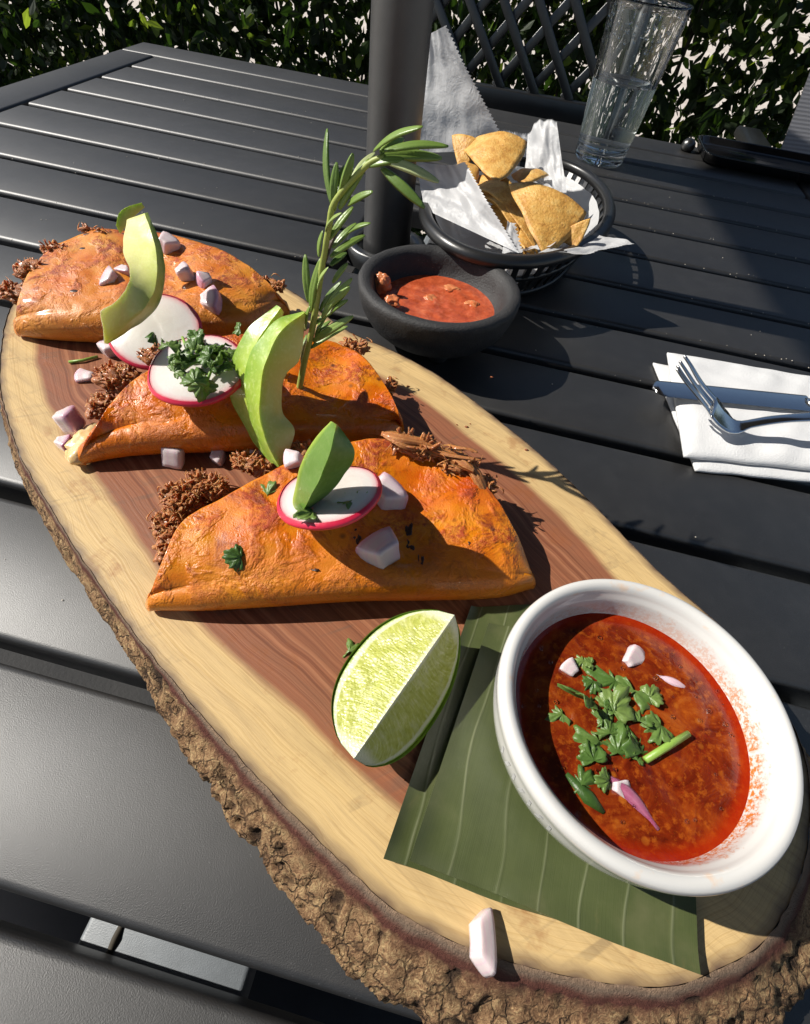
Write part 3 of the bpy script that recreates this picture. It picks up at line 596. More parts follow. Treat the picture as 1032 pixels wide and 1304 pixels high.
def meat(parent, spots, seed):
    q = np.random.default_rng(seed); mb = MB()
    for (c, ext, n, r0, ln) in spots:
        c = np.array(c); ext = np.array(ext)
        e_ = ext*np.array([.72, .78, .80]); v, f = blob(np.zeros(3), *e_, int(q.integers(99)), .55, 2.4); v = v+c-np.array([0, 0, .001]); v[:, 2] = np.maximum(v[:, 2], ZB+.0006); mb.add(v, f, np.clip(.40+.3*np.array([nz(a_, 500., 3) for a_ in v]), 0, 1))
        main = unit(q.normal(0, 1, 3)*np.array([1, 1, .1]))
        for k in range(max(14, int(n*1.0))):
            h_ = unit(q.normal(0, 1, 3)); h_[2] = abs(h_[2])*.9-.25; h_ = unit(h_); p = c+e_*h_*q.uniform(.80, 1.04); d = unit(main+q.normal(0, .8, 3)); d = unit(d-h_*np.dot(d, h_)*.97); L = ln*q.uniform(.40, .85); tone = q.random(); bend = -h_*L*.20+q.normal(0, 1, 3)*L*.06
            sd = unit(np.cross(d, q.normal(0, .5, 3)+np.array([0, 0, 1.]))); nd = np.cross(d, sd); N1, N2 = 12, 10; wd_, th_ = q.uniform(.0008, .0017), q.uniform(.0006, .0009); V = []; ph = q.random()*9; T = []
            for a_ in range(N1):
                t = a_/(N1-1); en = math.sin(math.pi*min(max(t, .05), .95))**.45*(1+.35*math.sin(t*7+ph))
                for b2 in range(N2):
                    g = 2*math.pi*b2/N2; rdg = 1+.22*math.sin(g*5+ph+t*2.5)+.1*math.sin(g*9+t*5)
                    V.append(p+d*(t-.5)*L*(1+.04*math.sin(g*3+ph)*abs(2*t-1))+bend*(1-(2*t-1)**2)+sd*math.cos(g)*wd_*en*rdg+nd*math.sin(g)*th_*en*rdg); T.append(np.clip(tone*.7+.28*math.sin(g*5+ph+t*2.5)+.15, 0, 1))
            V = np.array(V); V[:, 2] = np.maximum(V[:, 2], ZB+.0006); mb.add(V, grid_faces(N1, N2, wrapm=True)+[tuple(range(N2-1, -1, -1)), tuple((N1-1)*N2+j for j in range(N2))], T)
            for m_ in range(1):
                t = np.linspace(0, 1, 9)[:, None]; p2 = p+q.normal(0, .001, 3); d2 = unit(d+q.normal(0, .5, 3)*np.array([1, 1, .4])); pts = p2+d2*(t-.5)*L*q.uniform(.4, .9)+q.normal(0, 1, 3)*L*.10*(1-(2*t-1)**2); v, f = tube(pts, .00038*np.sin(np.clip(t[:, 0], .1, .9)*math.pi), 5); v[:, 2] = np.maximum(v[:, 2], ZB+.0006); mb.add(v, f, [q.uniform(.3, 1)]*len(v))
    return mb.build('filling', MAT['meat'], parent, kind='stuff')
def taco(label, fold_px, arc_px, mat, rf, zA, bulge, seed, dent=None, flare=.003):
    NT = 110; fold = crom([P(x, y, ZB+.0035) for x, y in fold_px], NT)
    n_ = len(arc_px); zs = [ZB+.006+(zA-ZB-.006)*math.sin(math.pi*i/(n_-1))**.55 for i in range(n_)]
    arc = crom([P(x, y, z) for (x, y), z in zip(arc_px, zs)], NT)
    root = thing('taco', label, 'taco', (*((fold[NT//2]+arc[NT//2])/2)[:2], ZB), 'folded tacos on the wooden board')
    ax = unit(fold[-1]-fold[0]); vv, sa, upper = [], [], []
    e0 = unit(np.array([-ax[1], ax[0], 0]))
    NU, NF, NL = 40, 12, 14; M_ = NU+NF+NL
    for i in range(NT):
        t = i/(NT-1); k = math.sin(math.pi*min(max(t, 0), 1))**.42; r_ = .0022+(rf-.0022)*k
        Fx = fold[i]+e0*r_*.75; A = arc[i].copy(); e = A-Fx; e[2] = 0
        pts = []
        for j in range(NL):                                   # lower sheet, arc -> fold
            s = 1-j/NL; cg = (fold[NT//2]+arc[NT//2])/2; ow = unit((A-cg)*np.array([1, 1, 0])); p = Fx+e*s*1.02+ow*(.0045+.0025*nz((t*11, seed, 1), 1.))*s*min(1., k*1.6-.55 if k > .35 else 0.); p[2] = ZB+.0012+.010*s*s*k+.001*(1+nz((t*9, s*4, seed), 1.)); pts.append((p, 2.))
        for j in range(NF):                                   # fold
            a = -math.pi/2-math.pi*(j/(NF-1)); p = Fx+e0*r_*math.cos(a)*(.9); p[2] = ZB+.0012+r_+r_*math.sin(a); p[2] = ZB+.0012+r_*(1+math.sin(a)); pts.append((p, .0 if j > NF*.35 else 2.))
        zf = ZB+.0012+2*r_
        for j in range(1, NU+1):                              # upper sheet, fold -> arc
            s = j/NU; p = Fx+e*s; z = zf*(1-s)+A[2]*s+bulge*k*(math.sin(math.pi*s**.75))
            z += k*(.0020*nz((p[0], p[1], seed), 38.)+.0008*nz((p[0], p[1], seed+3), 95.)+.0003*nz((p[0], p[1], seed+5), 240.))
            if dent is not None: z -= dent(t, s)*k
            p[2] = z; pts.append((p, s*.5+.0))
        q = 1+.012*nz((t*14, seed, 0), 1.)
        for j, (p, s) in enumerate(pts): vv.append(p); sa.append(min(s, 1.) if s < 2 else 0.)
    ff = grid_faces(NT, M_)
    o = mk('tortilla', vv, ff, mat, root, True, {'s': sa})
    bm = bmesh.new(); bm.from_mesh(o.data); bmesh.ops.recalc_face_normals(bm, faces=bm.faces); bm.to_mesh(o.data); bm.free()
    md = o.modifiers.new('thickness', 'SOLIDIFY'); md.thickness = .0017; md.offset = 0
    add_bvh(vv, ff); return root, fold, arc
T3, f3, a3 = taco('front taco by the lime, red orange folded tortilla with browned spots', [(190, 774), (260, 776), (350, 772), (450, 766), (550, 764), (630, 760), (679, 746)],
    [(190, 770), (205, 725), (235, 665), (285, 634), (345, 602), (410, 574), (480, 560), (550, 570), (608, 608), (652, 672), (679, 742)], MAT['tort3'], .0088, .053, .0025, 3,
    lambda t, s: .006*math.exp(-((t-.62)/.09)**2-((s-.45)/.35)**2))
T2, f2, a2 = taco('middle taco, glossy bright orange tortilla with rosemary stuck in it', [(103, 588), (170, 580), (260, 577), (350, 574), (430, 570), (490, 562), (513, 550)],
    [(103, 585), (120, 545), (150, 505), (195, 472), (250, 440), (320, 425), (390, 428), (445, 440), (485, 482), (508, 525), (513, 548)], MAT['tort2'], .0098, .055, .002, 11,
    lambda t, s: .004*math.exp(-((t-.70)/.06)**2-((s-.7)/.4)**2))
T1, f1, a1 = taco('rear taco, pale browned tortilla at the far end of the board', [(22, 424), (60, 431), (120, 436), (190, 438), (260, 436), (320, 430), (368, 398)],
    [(22, 420), (26, 380), (48, 335), (85, 306), (125, 295), (180, 290), (235, 302), (285, 322), (325, 346), (352, 372), (368, 396)], MAT['tort1'], .0108, .056, .002, 23,
    lambda t, s: .007*math.exp(-((t-.52)/.10)**2-((s-.5)/.5)**2))
ab = lambda x, y, z: P(x, y, z)
meat(T3, [(ab(216, 662, .0275), (.008, .010, .0025), 60, .0012, .011), (ab(232, 634, .0285), (.012, .010, .0032), 90, .0013, .013), (ab(262, 618, .031), (.013, .007, .004), 60, .0013, .014), (ab(325, 590, .036), (.014, .006, .005), 40, .0014, .013), (ab(215, 690, .028), (.006, .010, .003), 25, .0011, .009),
          (ab(530, 568, .054), (.014, .006, .004), 30, .0018, .018), (ab(580, 590, .050), (.012, .008, .005), 28, .0018, .016), (ab(615, 622, .043), (.008, .008, .006), 20, .0016, .013), (ab(400, 578, .048), (.016, .005, .005), 35, .0014, .013)], 5)
meat(T2, [(ab(150, 482, .036), (.014, .010, .007), 50, .0014, .014), (ab(200, 455, .043), (.014, .008, .006), 40, .0014, .014), (ab(128, 515, .031), (.008, .010, .004), 28, .0013, .011), (ab(452, 440, .048), (.010, .004, .003), 26, .0014, .011), (ab(497, 492, .036), (.004, .009, .003), 16, .0013, .010)], 6)
meat(T1, [(ab(42, 345, .046), (.012, .010, .007), 34, .0018, .016), (ab(22, 373, .036), (.014, .008, .005), 26, .0018, .016), (ab(70, 320, .050), (.010, .006, .005), 20, .0015, .013), (ab(348, 362, .042), (.010, .005, .003), 20, .0014, .012), (ab(122, 296, .055), (.014, .003, .002), 18, .0012, .010)], 8)
# larger beef shreds at the open edge of the front taco
for k, (a, c, r0) in enumerate([((486, 552, .057), (560, 570, .056), .0024), ((500, 560, .057), (585, 582, .054), .0022), ((545, 566, .056), (604, 600, .052), .0026), ((575, 578, .055), (628, 632, .045), .0020), ((596, 598, .052), (640, 645, .042), .0018), ((520, 556, .058), (612, 590, .055), .0010), ((570, 565, .057), (606, 578, .060), .0008)]):
    p0, p1 = P(*a), P(*c); d = unit(p1-p0); L = np.linalg.norm(p1-p0); sd = unit(np.cross(d, (0, 0, 1.))); nd = np.cross(sd, d); V, T = [], []
    for a_ in range(26):
        t = a_/25; en = math.sin(math.pi*min(max(t, .04), .96))**.4*(1+.25*math.sin(t*8+k))
        for b2 in range(24):
            g = 2*math.pi*b2/24; rdg = 1+.13*math.sin(g*7+k+t*3)+.08*math.sin(g*11+t*5+k)
            V.append(p0+(p1-p0)*t+sd*.0015*math.sin(t*5+k)+nd*.0012*math.sin(t*4+2*k)+sd*math.cos(g)*r0*1.25*en*rdg+nd*math.sin(g)*r0*.6*en*rdg); T.append(np.clip(.62+.2*math.sin(g*7+k+t*3), 0, 1))
    mk('beef_shred', V, grid_faces(26, 24, wrapm=True)+[tuple(range(23, -1, -1)), tuple(25*24+j for j in range(24))], MAT['meat'], T3, True, {'rnd': T})
# melted cheese lip at the left end of the middle taco
c0 = P(112, 566, ZB+.004); mb = MB(); 
v, f = blob(c0, .0085, .012, .0055, 3, .3); v[:, 2] = np.maximum(v[:, 2], ZB+.0004); mk('melted_cheese', v, f, MAT['cheese'], T2)

# charred bits on the front taco
for k, (x, y, l, w_) in enumerate([(519, 672, .0105, .0050), (521, 700, .0085, .0040), (452, 686, .0065, .0045), (536, 718, .0080, .0022), (492, 690, .003, .002), (400, 726, .0022, .006), (598, 693, .002, .002)]):
    p, n = hit(x, y); a = unit(np.cross(n, CR)); bvec = np.cross(a, n)
    v = np.array([(q[0]*bvec*w_*.55+q[1]*a*l*.55+q[2]*n*.0009)*(1+.9*nz(q, 1.7, k*3)+.3*nz(q, 5., k)) for q in SPH[0]])+p; mk('charred_bit', v, SPH[1], MAT['char'], T3.children[0])
for k, (x, y) in enumerate([(110, 300), (96, 372), (106, 318), (160, 300)]):
    p, n = hit(x, y); a = unit(np.cross(n, CR)); bvec = np.cross(a, n); v = np.array([q[0]*bvec*.004+q[1]*a*.002+q[2]*n*.001 for q in SPH[0]])+p; mk('charred_bit', v, SPH[1], MAT['char'], T1.children[0])

# ------------------------------------------------------------------ avocado slices: crescents of a peeled half
def avo(label, tipA, tipB, out, bo, bi, wo, wi, mat, group='avocado slices on the tacos', skew=0., wp=.65):
    A, B = np.array(tipA), np.array(tipB); ax = unit(B-A); out = unit(np.array(out)-ax*np.dot(out, ax)); wdv = np.cross(ax, out); C = (A+B)/2; hl = np.linalg.norm(B-A)/2
    N, vv, sa = 44, [], []
    for i in range(N):
        a = -math.pi/2+math.pi*i/(N-1); t = math.sin(a); k = math.cos(a); kk = max(k, .03)**wp
        c = C+ax*hl*t+wdv*skew*(1-t*t); ob = bo*max(k, .0)**.9; ib = bi*max(k, 0)**.9
        W1, W2 = wo*kk/2, wi*kk/2
        sec = []
        for j in range(9): x = -1+j/4; sec.append((W1*x, ob+ (bo-bi)*.16*kk*(1-x*x), 0. + .03*(1-abs(x))))
        for j in range(1, 8): s = j/8; sec.append((W1*(1-s)+W2*s, ob*(1-s)+ib*s-.0006*math.sin(math.pi*s), s))
        for j in range(5): x = 1-j/2; sec.append((W2*x, ib+.0006*(1-x*x), 1.))
        for j in range(1, 8): s = 1-j/8; sec.append((-(W1*(1-s)+W2*s), ob*(1-s)+ib*s-.0006*math.sin(math.pi*s), s))
        for x, y, s in sec:
            p = c+wdv*x+out*y; p = p+.0005*np.array([nz(p, 130., 1), nz(p, 130., 4), nz(p, 130., 8)]); vv.append(p); sa.append(s)
    n_ = len(vv)//N; ff = grid_faces(N, n_, wrapm=True)+[tuple(range(n_-1, -1, -1)), tuple((N-1)*n_+j for j in range(n_))]
    o = mk('avocado_slice', vv, ff, mat, None, True, {'s': sa}, loc=(A+B)/2); tag(o, label, 'avocado', group); add_bvh(vv, ff); return sharp(o, 55)
def avo_loft(label, curves, Ya, Yb, offs, ss, th, mat, group='avocado slices on the tacos'):
    """curves: outline and ridge of the visible side in order; each runs from the upper to the lower end, at depth Y(t)+off; th = thickness behind"""
    N, M_ = 56, 8; C = [crom(c, N) for c in curves]; rows = []
    for i in range(N):
        t = i/(N-1); Y = Ya+(Yb-Ya)*t; row = []
        base = [PY(c[i][0], c[i][1], Y+o*math.sin(math.pi*min(max(t, .06), .94))**.5) for c, o in zip(C, offs)]
        for k in range(len(base)-1):
            for m_ in range(M_): u = m_/M_; row.append((base[k]*(1-u)+base[k+1]*u, ss[k]*(1-u)+ss[k+1]*u))
        row.append((base[-1], ss[-1])); e = math.sin(math.pi*min(max(t, .0), 1.))**.5; mid = sum(base)/len(base); bk_ = unit(mid-CAM)*th*(.25+.75*e)
        for u in (.06, .25, .5, .75, .94): row.append(((base[-1]*(1-u)+base[0]*u)*.96+mid*.04+bk_*math.sin(math.pi*u)**.35, ss[-1]*(1-u)+ss[0]*u))
        rows.append(row)
    n_ = len(rows[0]); vv = [p+.0004*np.array([nz(p, 140., 1), nz(p, 140., 4), nz(p, 140., 8)]) for r_ in rows for p, s_ in r_]; sa = [s_ for r_ in rows for p, s_ in r_]
    ff = grid_faces(N, n_, wrapm=True)+[tuple(range(n_-1, -1, -1)), tuple((N-1)*n_+j for j in range(n_))]; c = np.mean(vv, 0)
    o = mk('avocado_slice', vv, ff, mat, None, True, {'s': sa}, loc=c); tag(o, label, 'avocado', group); add_bvh(vv, ff); return sharp(o, 48)
avo_loft('small avocado tip poking up behind the pale avocado crescent', [[(148, 287), (152, 272), (163, 263), (180, 258)][::-1], [(153, 298), (163, 285), (172, 274), (184, 264)][::-1]], .262, .252, (0, 0), (.0, .6), .006, MAT['avo'])
avo_loft('pale avocado crescent lying over the rear taco', [[(162, 280), (157, 318), (166, 350), (153, 378), (128, 396)], [(184, 271), (197, 312), (200, 352), (186, 390), (133, 437)], [(188, 270), (206, 315), (210, 356), (196, 397), (137, 439)]], .246, .166, (0., -.001, .006), (1., .30, .0), .010, MAT['avo_pale'])
avo_loft('rear one of the two overlapping avocado slices on the middle taco', [[(352, 389), (319, 415), (299, 450), (292, 480), (294, 510), (310, 540), (326, 568), (346, 590)], [(357, 392), (334, 424), (318, 460), (312, 492), (318, 522), (332, 552), (342, 574), (351, 590)], [(362, 398), (352, 432), (344, 465), (342, 495), (344, 525), (348, 552), (350, 575), (353, 590)]], .192, .146, (.000, -.005, .002), (.02, .16, .9), .009, MAT['avo'])
avo_loft('front one of the overlapping avocado slices, beside the rosemary', [[(386, 396), (352, 408), (322, 444), (312, 476), (314, 510), (322, 545), (336, 575), (353, 594)], [(388, 397), (356, 424), (339, 461), (332, 496), (331, 531), (340, 564), (348, 582), (355, 594)], [(389, 403), (383, 455), (366, 475), (359, 498), (361, 526), (375, 546), (373, 562), (361, 591)]], .187, .141, (-.003, -.009, .003), (.02, .12, 1.), .009, MAT['avo'])
avo_loft('dark green avocado piece standing on the front taco', [[(421, 536), (391, 574), (378, 612), (373, 640), (379, 654)], [(424, 537), (396, 576), (383, 613), (378, 640), (381, 654)], [(428, 540), (420, 576), (408, 608), (394, 634), (384, 653)], [(430, 541), (452, 576), (438, 605), (416, 631), (387, 652)]], .118, .104, (.003, .0, -.005, .003), (.55, .06, .0, .02), .007, MAT['avo_skin'])

# ------------------------------------------------------------------ radish slices
def radish(label, c, n, r_, seed, th=.0030):
    c = np.asarray(c); n = unit(n); a = unit(np.cross(n, (.3, 1, .1))); b_ = np.cross(n, a)
    root = thing('radish_slice', label, 'radish', c, 'radish slices on the tacos'); N = 72; vv, sa = [], []
    rr = [1+.03*math.sin(2*x+seed)+.02*math.sin(3*x+seed*2) for x in np.linspace(0, 2*math.pi, N, endpoint=False)]
    warp = lambda x, y: .0012*math.sin(x*110+seed)+.0008*math.cos(y*150)
    for side in (1, -1):
        for k in range(13):
            s = k/12
            for j in range(N):
                g = 2*math.pi*j/N; x, y = r_*rr[j]*s*math.cos(g), r_*rr[j]*s*math.sin(g); vv.append(c+a*x+b_*y+n*(side*th/2*(1-.12*s**6)+warp(x, y))); sa.append(s*.93+.07*s**8)
    f1_ = grid_faces(13, N, wrapm=True); ff = f1_+[tuple(i+13*N for i in q[::-1]) for q in f1_]
    mk('flesh', vv, ff, MAT['radish'], root, True, {'s': sa})
    vv = []
    for j in range(N):
        g = 2*math.pi*j/N
        for i in range(7):
            q = -1+i/3; x, y = r_*rr[j]*math.cos(g), r_*rr[j]*math.sin(g); e = (a*math.cos(g)+b_*math.sin(g)); vv.append(c+a*x+b_*y+n*(q*th*.56+warp(x, y))+e*(.0013*(1-q*q)+.0001))
    mk('skin', vv, grid_faces(N, 7, wrapn=True), MAT['radish_skin'], root)
    bv = c+np.array([a*r_*math.cos(x)+b_*r_*math.sin(x)+n*th/2 for x in np.linspace(0, 2*math.pi, 24, endpoint=False)]); add_bvh(bv, [tuple(range(24))]); return root
radish('shaded radish slice tucked under the pale avocado crescent', P(196, 420, .050), (.05, -.38, 1), .0225, 1.)
radish('radish slice with red rim under a pile of chopped cilantro', P(252, 470, .064), (-.06, -.16, 1), .0215, 2.)
radish('tilted radish slice behind the dark green avocado piece', P(421, 630, .0645), (-.25, .22, 1), .0195, 3.)

# ------------------------------------------------------------------ onion dice
def onion(x, y, sz, label, purple=.0, rot=None, z=None, lift=.35, dims=(1, 1, 1), group='diced red onion'):
    if z is None: p, n = hit(x, y)
    else: p, n = P(x, y, z), np.array([0, 0, 1.])
    q = random.Random(int(x*7+y)); sz = sz*1.02; c = p+n*sz*lift*min(dims)
    M3 = np.array(Matrix.Rotation(q.uniform(0, 6.28) if rot is None else rot, 3, 'Z')@Matrix.Rotation(q.uniform(-.4, .4), 3, 'X')@Matrix.Rotation(q.uniform(-.4, .4), 3, 'Y'))
    nl_ = 1; mb = MB(); cut = [q.uniform(-.13, .13) for _ in range(4)]; Rb = q.uniform(.9, 1.5)
    for k in range(nl_):                                            # curved layers of the bulb, pressed together
        bm = bmesh.new(); bmesh.ops.create_cube(bm, size=1.); bmesh.ops.subdivide_edges(bm, edges=bm.edges[:], cuts=4, use_grid_fill=True)
        l = np.array([v.co[:] for v in bm.verts]); bm.verts.index_update(); f = [tuple(a.index for a in b_.verts) for b_ in bm.faces]; bm.free()
        rr_ = np.maximum(np.abs(l[:, 1]), np.abs(l[:, 2]))*2; mx_ = np.abs(l*2).max(1); l = l*(mx_/((np.abs(l*2)**11).sum(1)**(1/11)))[:, None]      # rounded edges
        side_ = l[:, 0].copy(); sc_ = 1+q.uniform(-.10, .10); x0 = (k+.5)/nl_-.5
        Y = l[:, 1]*sc_*(1+cut[0]*l[:, 2]*2+cut[1]*x0*2)+q.uniform(-.05, .05); Z = l[:, 2]*sc_*(1+cut[2]*l[:, 1]+cut[3]*x0*2)+q.uniform(-.04, .04)
        th_ = Y/Rb; rad_ = Rb+x0+l[:, 0]*.97/nl_; X = rad_*np.cos(th_)-Rb; Y2 = rad_*np.sin(th_)*.95
        v = np.stack([X, Y2, Z], 1)*np.array(dims)*sz; v = v+.03*sz*np.array([[nz(a, 260., 1), nz(a, 260., 4), nz(a, 260., 8)] for a in v])
        lxa = (side_+.5)*3+.4*l[:, 1]; mb.add(v@M3.T+c, f, np.clip(1.-np.clip((side_-.02)/.48, 0, 1)*(.25+.85*purple), 0, 1))
    o = mb.build('onion_dice', MAT['onion'], None, True, loc=c, attr='s'); at = o.data.attributes.new('lx', 'FLOAT', 'POINT'); at.data.foreach_set('value', lxa.astype(np.float32)); return tag(o, label, 'onion', group)
onion(217, 317, .0105, 'white onion piece at the top right of the pale avocado crescent', .1, dims=(1, 1, .8))
onion(239, 354, .0085, 'pale onion piece right of the pale avocado on the rear taco', .2)
onion(262, 363, .0075, 'small pinkish onion piece between two others on the rear taco', .7)
onion(271, 386, .0105, 'largest pink onion piece low on the rear taco', .7, dims=(1, 1.2, .6))
onion(140, 356, .0085, 'flat pinkish onion piece left of the pale avocado', .55, dims=(.8, 1.3, .5))
onion(158, 348, .0080, 'onion piece touching the left side of the pale avocado', .4, dims=(.6, 1.1, .6))
onion(143, 450, .0085, 'white onion piece on the board below the pale avocado tip', .25)
onion(109, 482, .0080, 'thin onion piece in the beef at the middle taco\'s left', .5, dims=(1.2, .8, .4))
onion(92, 541, .0110, 'big purple edged onion chunk at the left end of the middle taco', .75, rot=.3, z=ZB+.006, dims=(.8, .9, 1.))
onion(84, 568, .0080, 'dark pink onion piece on the melted cheese lip', 1., rot=.1, z=ZB+.003, dims=(.8, .8, .6))
onion(224, 587, .0100, 'white onion cube on the board between middle and front tacos', .1, rot=.5)
onion(280, 585, .0080, 'narrow white onion piece beside a cilantro sprig', .1, rot=.25, dims=(.75, .9, 1))
onion(325, 578, .0065, 'small onion piece behind the cilantro sprig', .3)
onion(490, 634, .0125, 'layered onion chunk right of the radish on the front taco', .5, rot=1.0, dims=(.9, 1.2, .8))
onion(484, 703, .0118, 'pink edged onion chunk low on the front taco', .7, rot=2.5, dims=(1, 1.15, .75))
onion(375, 592, .0070, 'onion piece in the beef behind the front taco', .2)
onion(612, 1200, .0060, 'lone white onion stick at the bark edge of the board', .0, rot=.12, z=ZB, dims=(.95, 2.0, .9), lift=.5)

# ------------------------------------------------------------------ cilantro
def cleaf(c, n, up, sz, seed):
    q = np.random.default_rng(seed); n = unit(n); u = unit(up-n*np.dot(up, n)); w = np.cross(n, u); N = 36; vv = [c]; sc = []
    for j in range(N):
        a = -math.pi*.72+2*math.pi*.72*j/(N-1); lobe = .66+.34*abs(math.cos(2.1*a))**.6+.09*math.cos(13*a+seed)+.05*math.sin(5*a+seed); r_ = sz*lobe*(.9+.1*q.random())
        x, y = r_*math.sin(a)*.9, r_*math.cos(a); vv.append(c+u*(y+sz*.2)+w*x+n*(sz*(.35*math.sin(x/sz*2.2+seed)*(y/sz)+.22*math.cos(y/sz*2+seed)-.15+.07*math.sin(a*7))))
        sc.append(j)
    rings = []
    V = [vv[0]]; 
    for k in (.4, .75, 1.):
        for j in range(N): V.append(vv[0]+(vv[j+1]-vv[0])*k+n*sz*.06*math.sin(j*1.3+k*4))
    F_ = [(0, 1+j, 2+j) for j in range(N-1)]
    for k in range(2):
        for j in range(N-1): F_.append((1+k*N+j, 1+(k+1)*N+j, 1+(k+1)*N+j+1, 1+k*N+j+1))
    return V, F_
def cil_one(x, y, sz, label, seed, group='loose cilantro leaves', lift=.0012, z=None, stem=None):
    p, n = hit(x, y) if z is None else (P(x, y, z), np.array([0, 0, 1.])); q = np.random.default_rng(seed)
    p = p+n*lift; V, F_ = cleaf(p, n+q.normal(0, .3, 3), q.normal(0, 1, 3), sz, seed)
    o = mk('cilantro_leaf', V, F_, MAT['cil'], None, True, {'rnd': [q.random()]*len(V)}, loc=p); md = o.modifiers.new('t', 'SOLIDIFY'); md.thickness = .0003
    return tag(o, label, 'cilantro', group)
cp = thing('cilantro_pile', 'pile of chopped cilantro heaped on the middle radish slice', 'cilantro', P(252, 458, .066)); q = np.random.default_rng(3)
for k in range(26):
    x, y = 250+q.normal(0, 27), 454+q.normal(0, 14); c = P(x, y, .0675+q.random()*.008); V, F_ = cleaf(c, np.array([0, -.3, 1])+q.normal(0, .7, 3), q.normal(0, 1, 3), q.uniform(.0035, .0068), 100+k)
    o = mk('leaf', V, F_, MAT['cil'], cp, True, {'rnd': [q.uniform(.4, 1.)]*len(V)}); o.modifiers.new('t', 'SOLIDIFY').thickness = .0003
for k in range(7):
    c = P(250+q.normal(0, 22), 455+q.normal(0, 10), .069); d = unit(q.normal(0, 1, 3)*[1, 1, .3]); mk('stem', *tube([c-d*.007, c+np.array([0, 0, .0008]), c+d*.007], .0007, 6), MAT['cil_stem'], cp)
cil_one(198, 424, .0085, 'dark cilantro leaf on the shaded radish slice', 21)
cil_one(341, 632, .0065, 'cilantro leaf left of the tilted radish slice', 22)
cil_one(309, 711, .0060, 'curled cilantro leaf on the left side of the front taco', 23, lift=.002)
cil_one(400, 655, .0065, 'cilantro leaf at the foot of the dark green avocado', 24)
cil_one(455, 640, .0065, 'cilantro leaf on the tilted radish slice', 25)
cil_one(303, 578, .0065, 'cilantro sprig beside the onion between two tacos', 26, lift=.004)
cil_one(316, 594, .0055, 'drooping cilantro leaf under the onion piece', 27, lift=.003)
cil_one(445, 831, .0050, 'tiny cilantro leaf on the board by the lime', 28)
cil_one(493, 684, .0022, 'tiny cilantro fleck on the front taco', 29)
p = P(105, 458, ZB+.001); o = mk('herb_twig', *tube([P(88, 461, ZB+.001), P(105, 459, ZB+.0012), P(125, 454, ZB+.001)], .0008, 6), MAT['cil_stem'], None, loc=p); tag(o, 'thin green herb stem on the board before the rear taco', 'cilantro')
for k, (x, y, u, v_) in enumerate([(375, 662, 470, 632), (440, 634, 487, 622)]):
    a, b_ = hit(x, y, .001)[0], hit(u, v_, .001)[0]; o = mk('herb_twig', *tube([a, (a+b_)/2+np.array([0, 0, .001]), b_], .0011, 6), MAT['cil_stem'], None, loc=a); tag(o, ['long green herb stem across the tilted radish slice', 'short green herb stem at the radish slice\'s right edge'][k], 'cilantro')

# ------------------------------------------------------------------ rosemary
rs = thing('rosemary_sprig', 'upright rosemary sprig stuck into the middle taco', 'rosemary', PY(382, 492, .188))
K = lambda x, y: (360+x/3.62, 150+y/3.62)
def RP(x, y, dy=0.): return PY(*K(x, y), .190+dy)
stem = crom([RP(70, 1290), RP(100, 1130), RP(140, 960), RP(180, 700), RP(215, 500), RP(235, 400), RP(310, 300), RP(400, 210), RP(470, 180)], 60)
v, f = tube(stem, np.linspace(.0016, .0010, 60), 8); RST = mk('stem', v, f, MAT['stem'], rs)
ND = [(225, 400, 205, 50), (230, 390, 250, 205), (250, 370, 282, 220), (270, 340, 325, 165), (320, 280, 425, 160), (260, 420, 400, 190), (420, 150, 645, 40), (450, 160, 560, 95), (470, 150, 765, 130), (450, 175, 735, 185), (460, 190, 720, 295), (455, 230, 655, 415), (300, 400, 415, 340),
      (215, 560, 325, 410), (230, 600, 340, 485), (220, 640, 380, 540), (300, 530, 405, 485), (220, 680, 295, 620), (190, 680, 260, 495), (165, 640, 185, 520), (120, 850, 105, 630), (130, 900, 175, 650), (170, 890, 270, 755), (200, 880, 310, 780), (180, 920, 320, 740), (230, 760, 300, 670), (220, 900, 300, 840),
      (150, 1000, 220, 935), (140, 1030, 325, 915), (150, 1010, 215, 890), (130, 1060, 300, 960), (105, 980, 125, 870), (85, 1130, 135, 985), (100, 1100, 110, 1000), (240, 430, 300, 260), (200, 520, 270, 440), (160, 800, 210, 690), (150, 950, 260, 870), (390, 220, 560, 190), (430, 200, 600, 130)]
q = np.random.default_rng(4)
for k, (x, y, u, w_) in enumerate(ND):
    dy = q.uniform(-.010, .012); a, b_ = RP(x, y), RP(u, w_, dy); L = np.linalg.norm(b_-a); ax = unit(b_-a); n = unit(np.cross(ax, np.array([q.normal(), q.normal(), .4]))*.6-fwd+np.array([-.4, 0, .5])); n = unit(n-ax*np.dot(n, ax)); s = np.cross(ax, n)
    wd_ = min(.0021, .0010+L*.035)*1.05; vv = []; NN = 14
    for i in range(NN):
        t = i/(NN-1); wdt = wd_*max(.10, math.sin(math.pi*min(1, (t*.93+.05)))**.5); c = a+(b_-a)*t+n*L*.07*math.sin(math.pi*t)
        for g_, h_ in ((-1, -.25), (-.6, .18), (-.12, .02), (.12, .02), (.6, .18), (1, -.25), (.4, -.42), (-.4, -.42)): vv.append(c+s*wdt*g_+n*wdt*h_)
    ff = grid_faces(NN, 8, wrapm=True)+[tuple(range(7, -1, -1)), tuple((NN-1)*8+j for j in range(8))]
    rv = 1. if k == 18 else (.93 if k in (4, 10, 32) else q.uniform(.1, .75)); mk('needle', vv, ff, MAT['needle'], RST, True, {'rnd': [rv]*len(vv)})

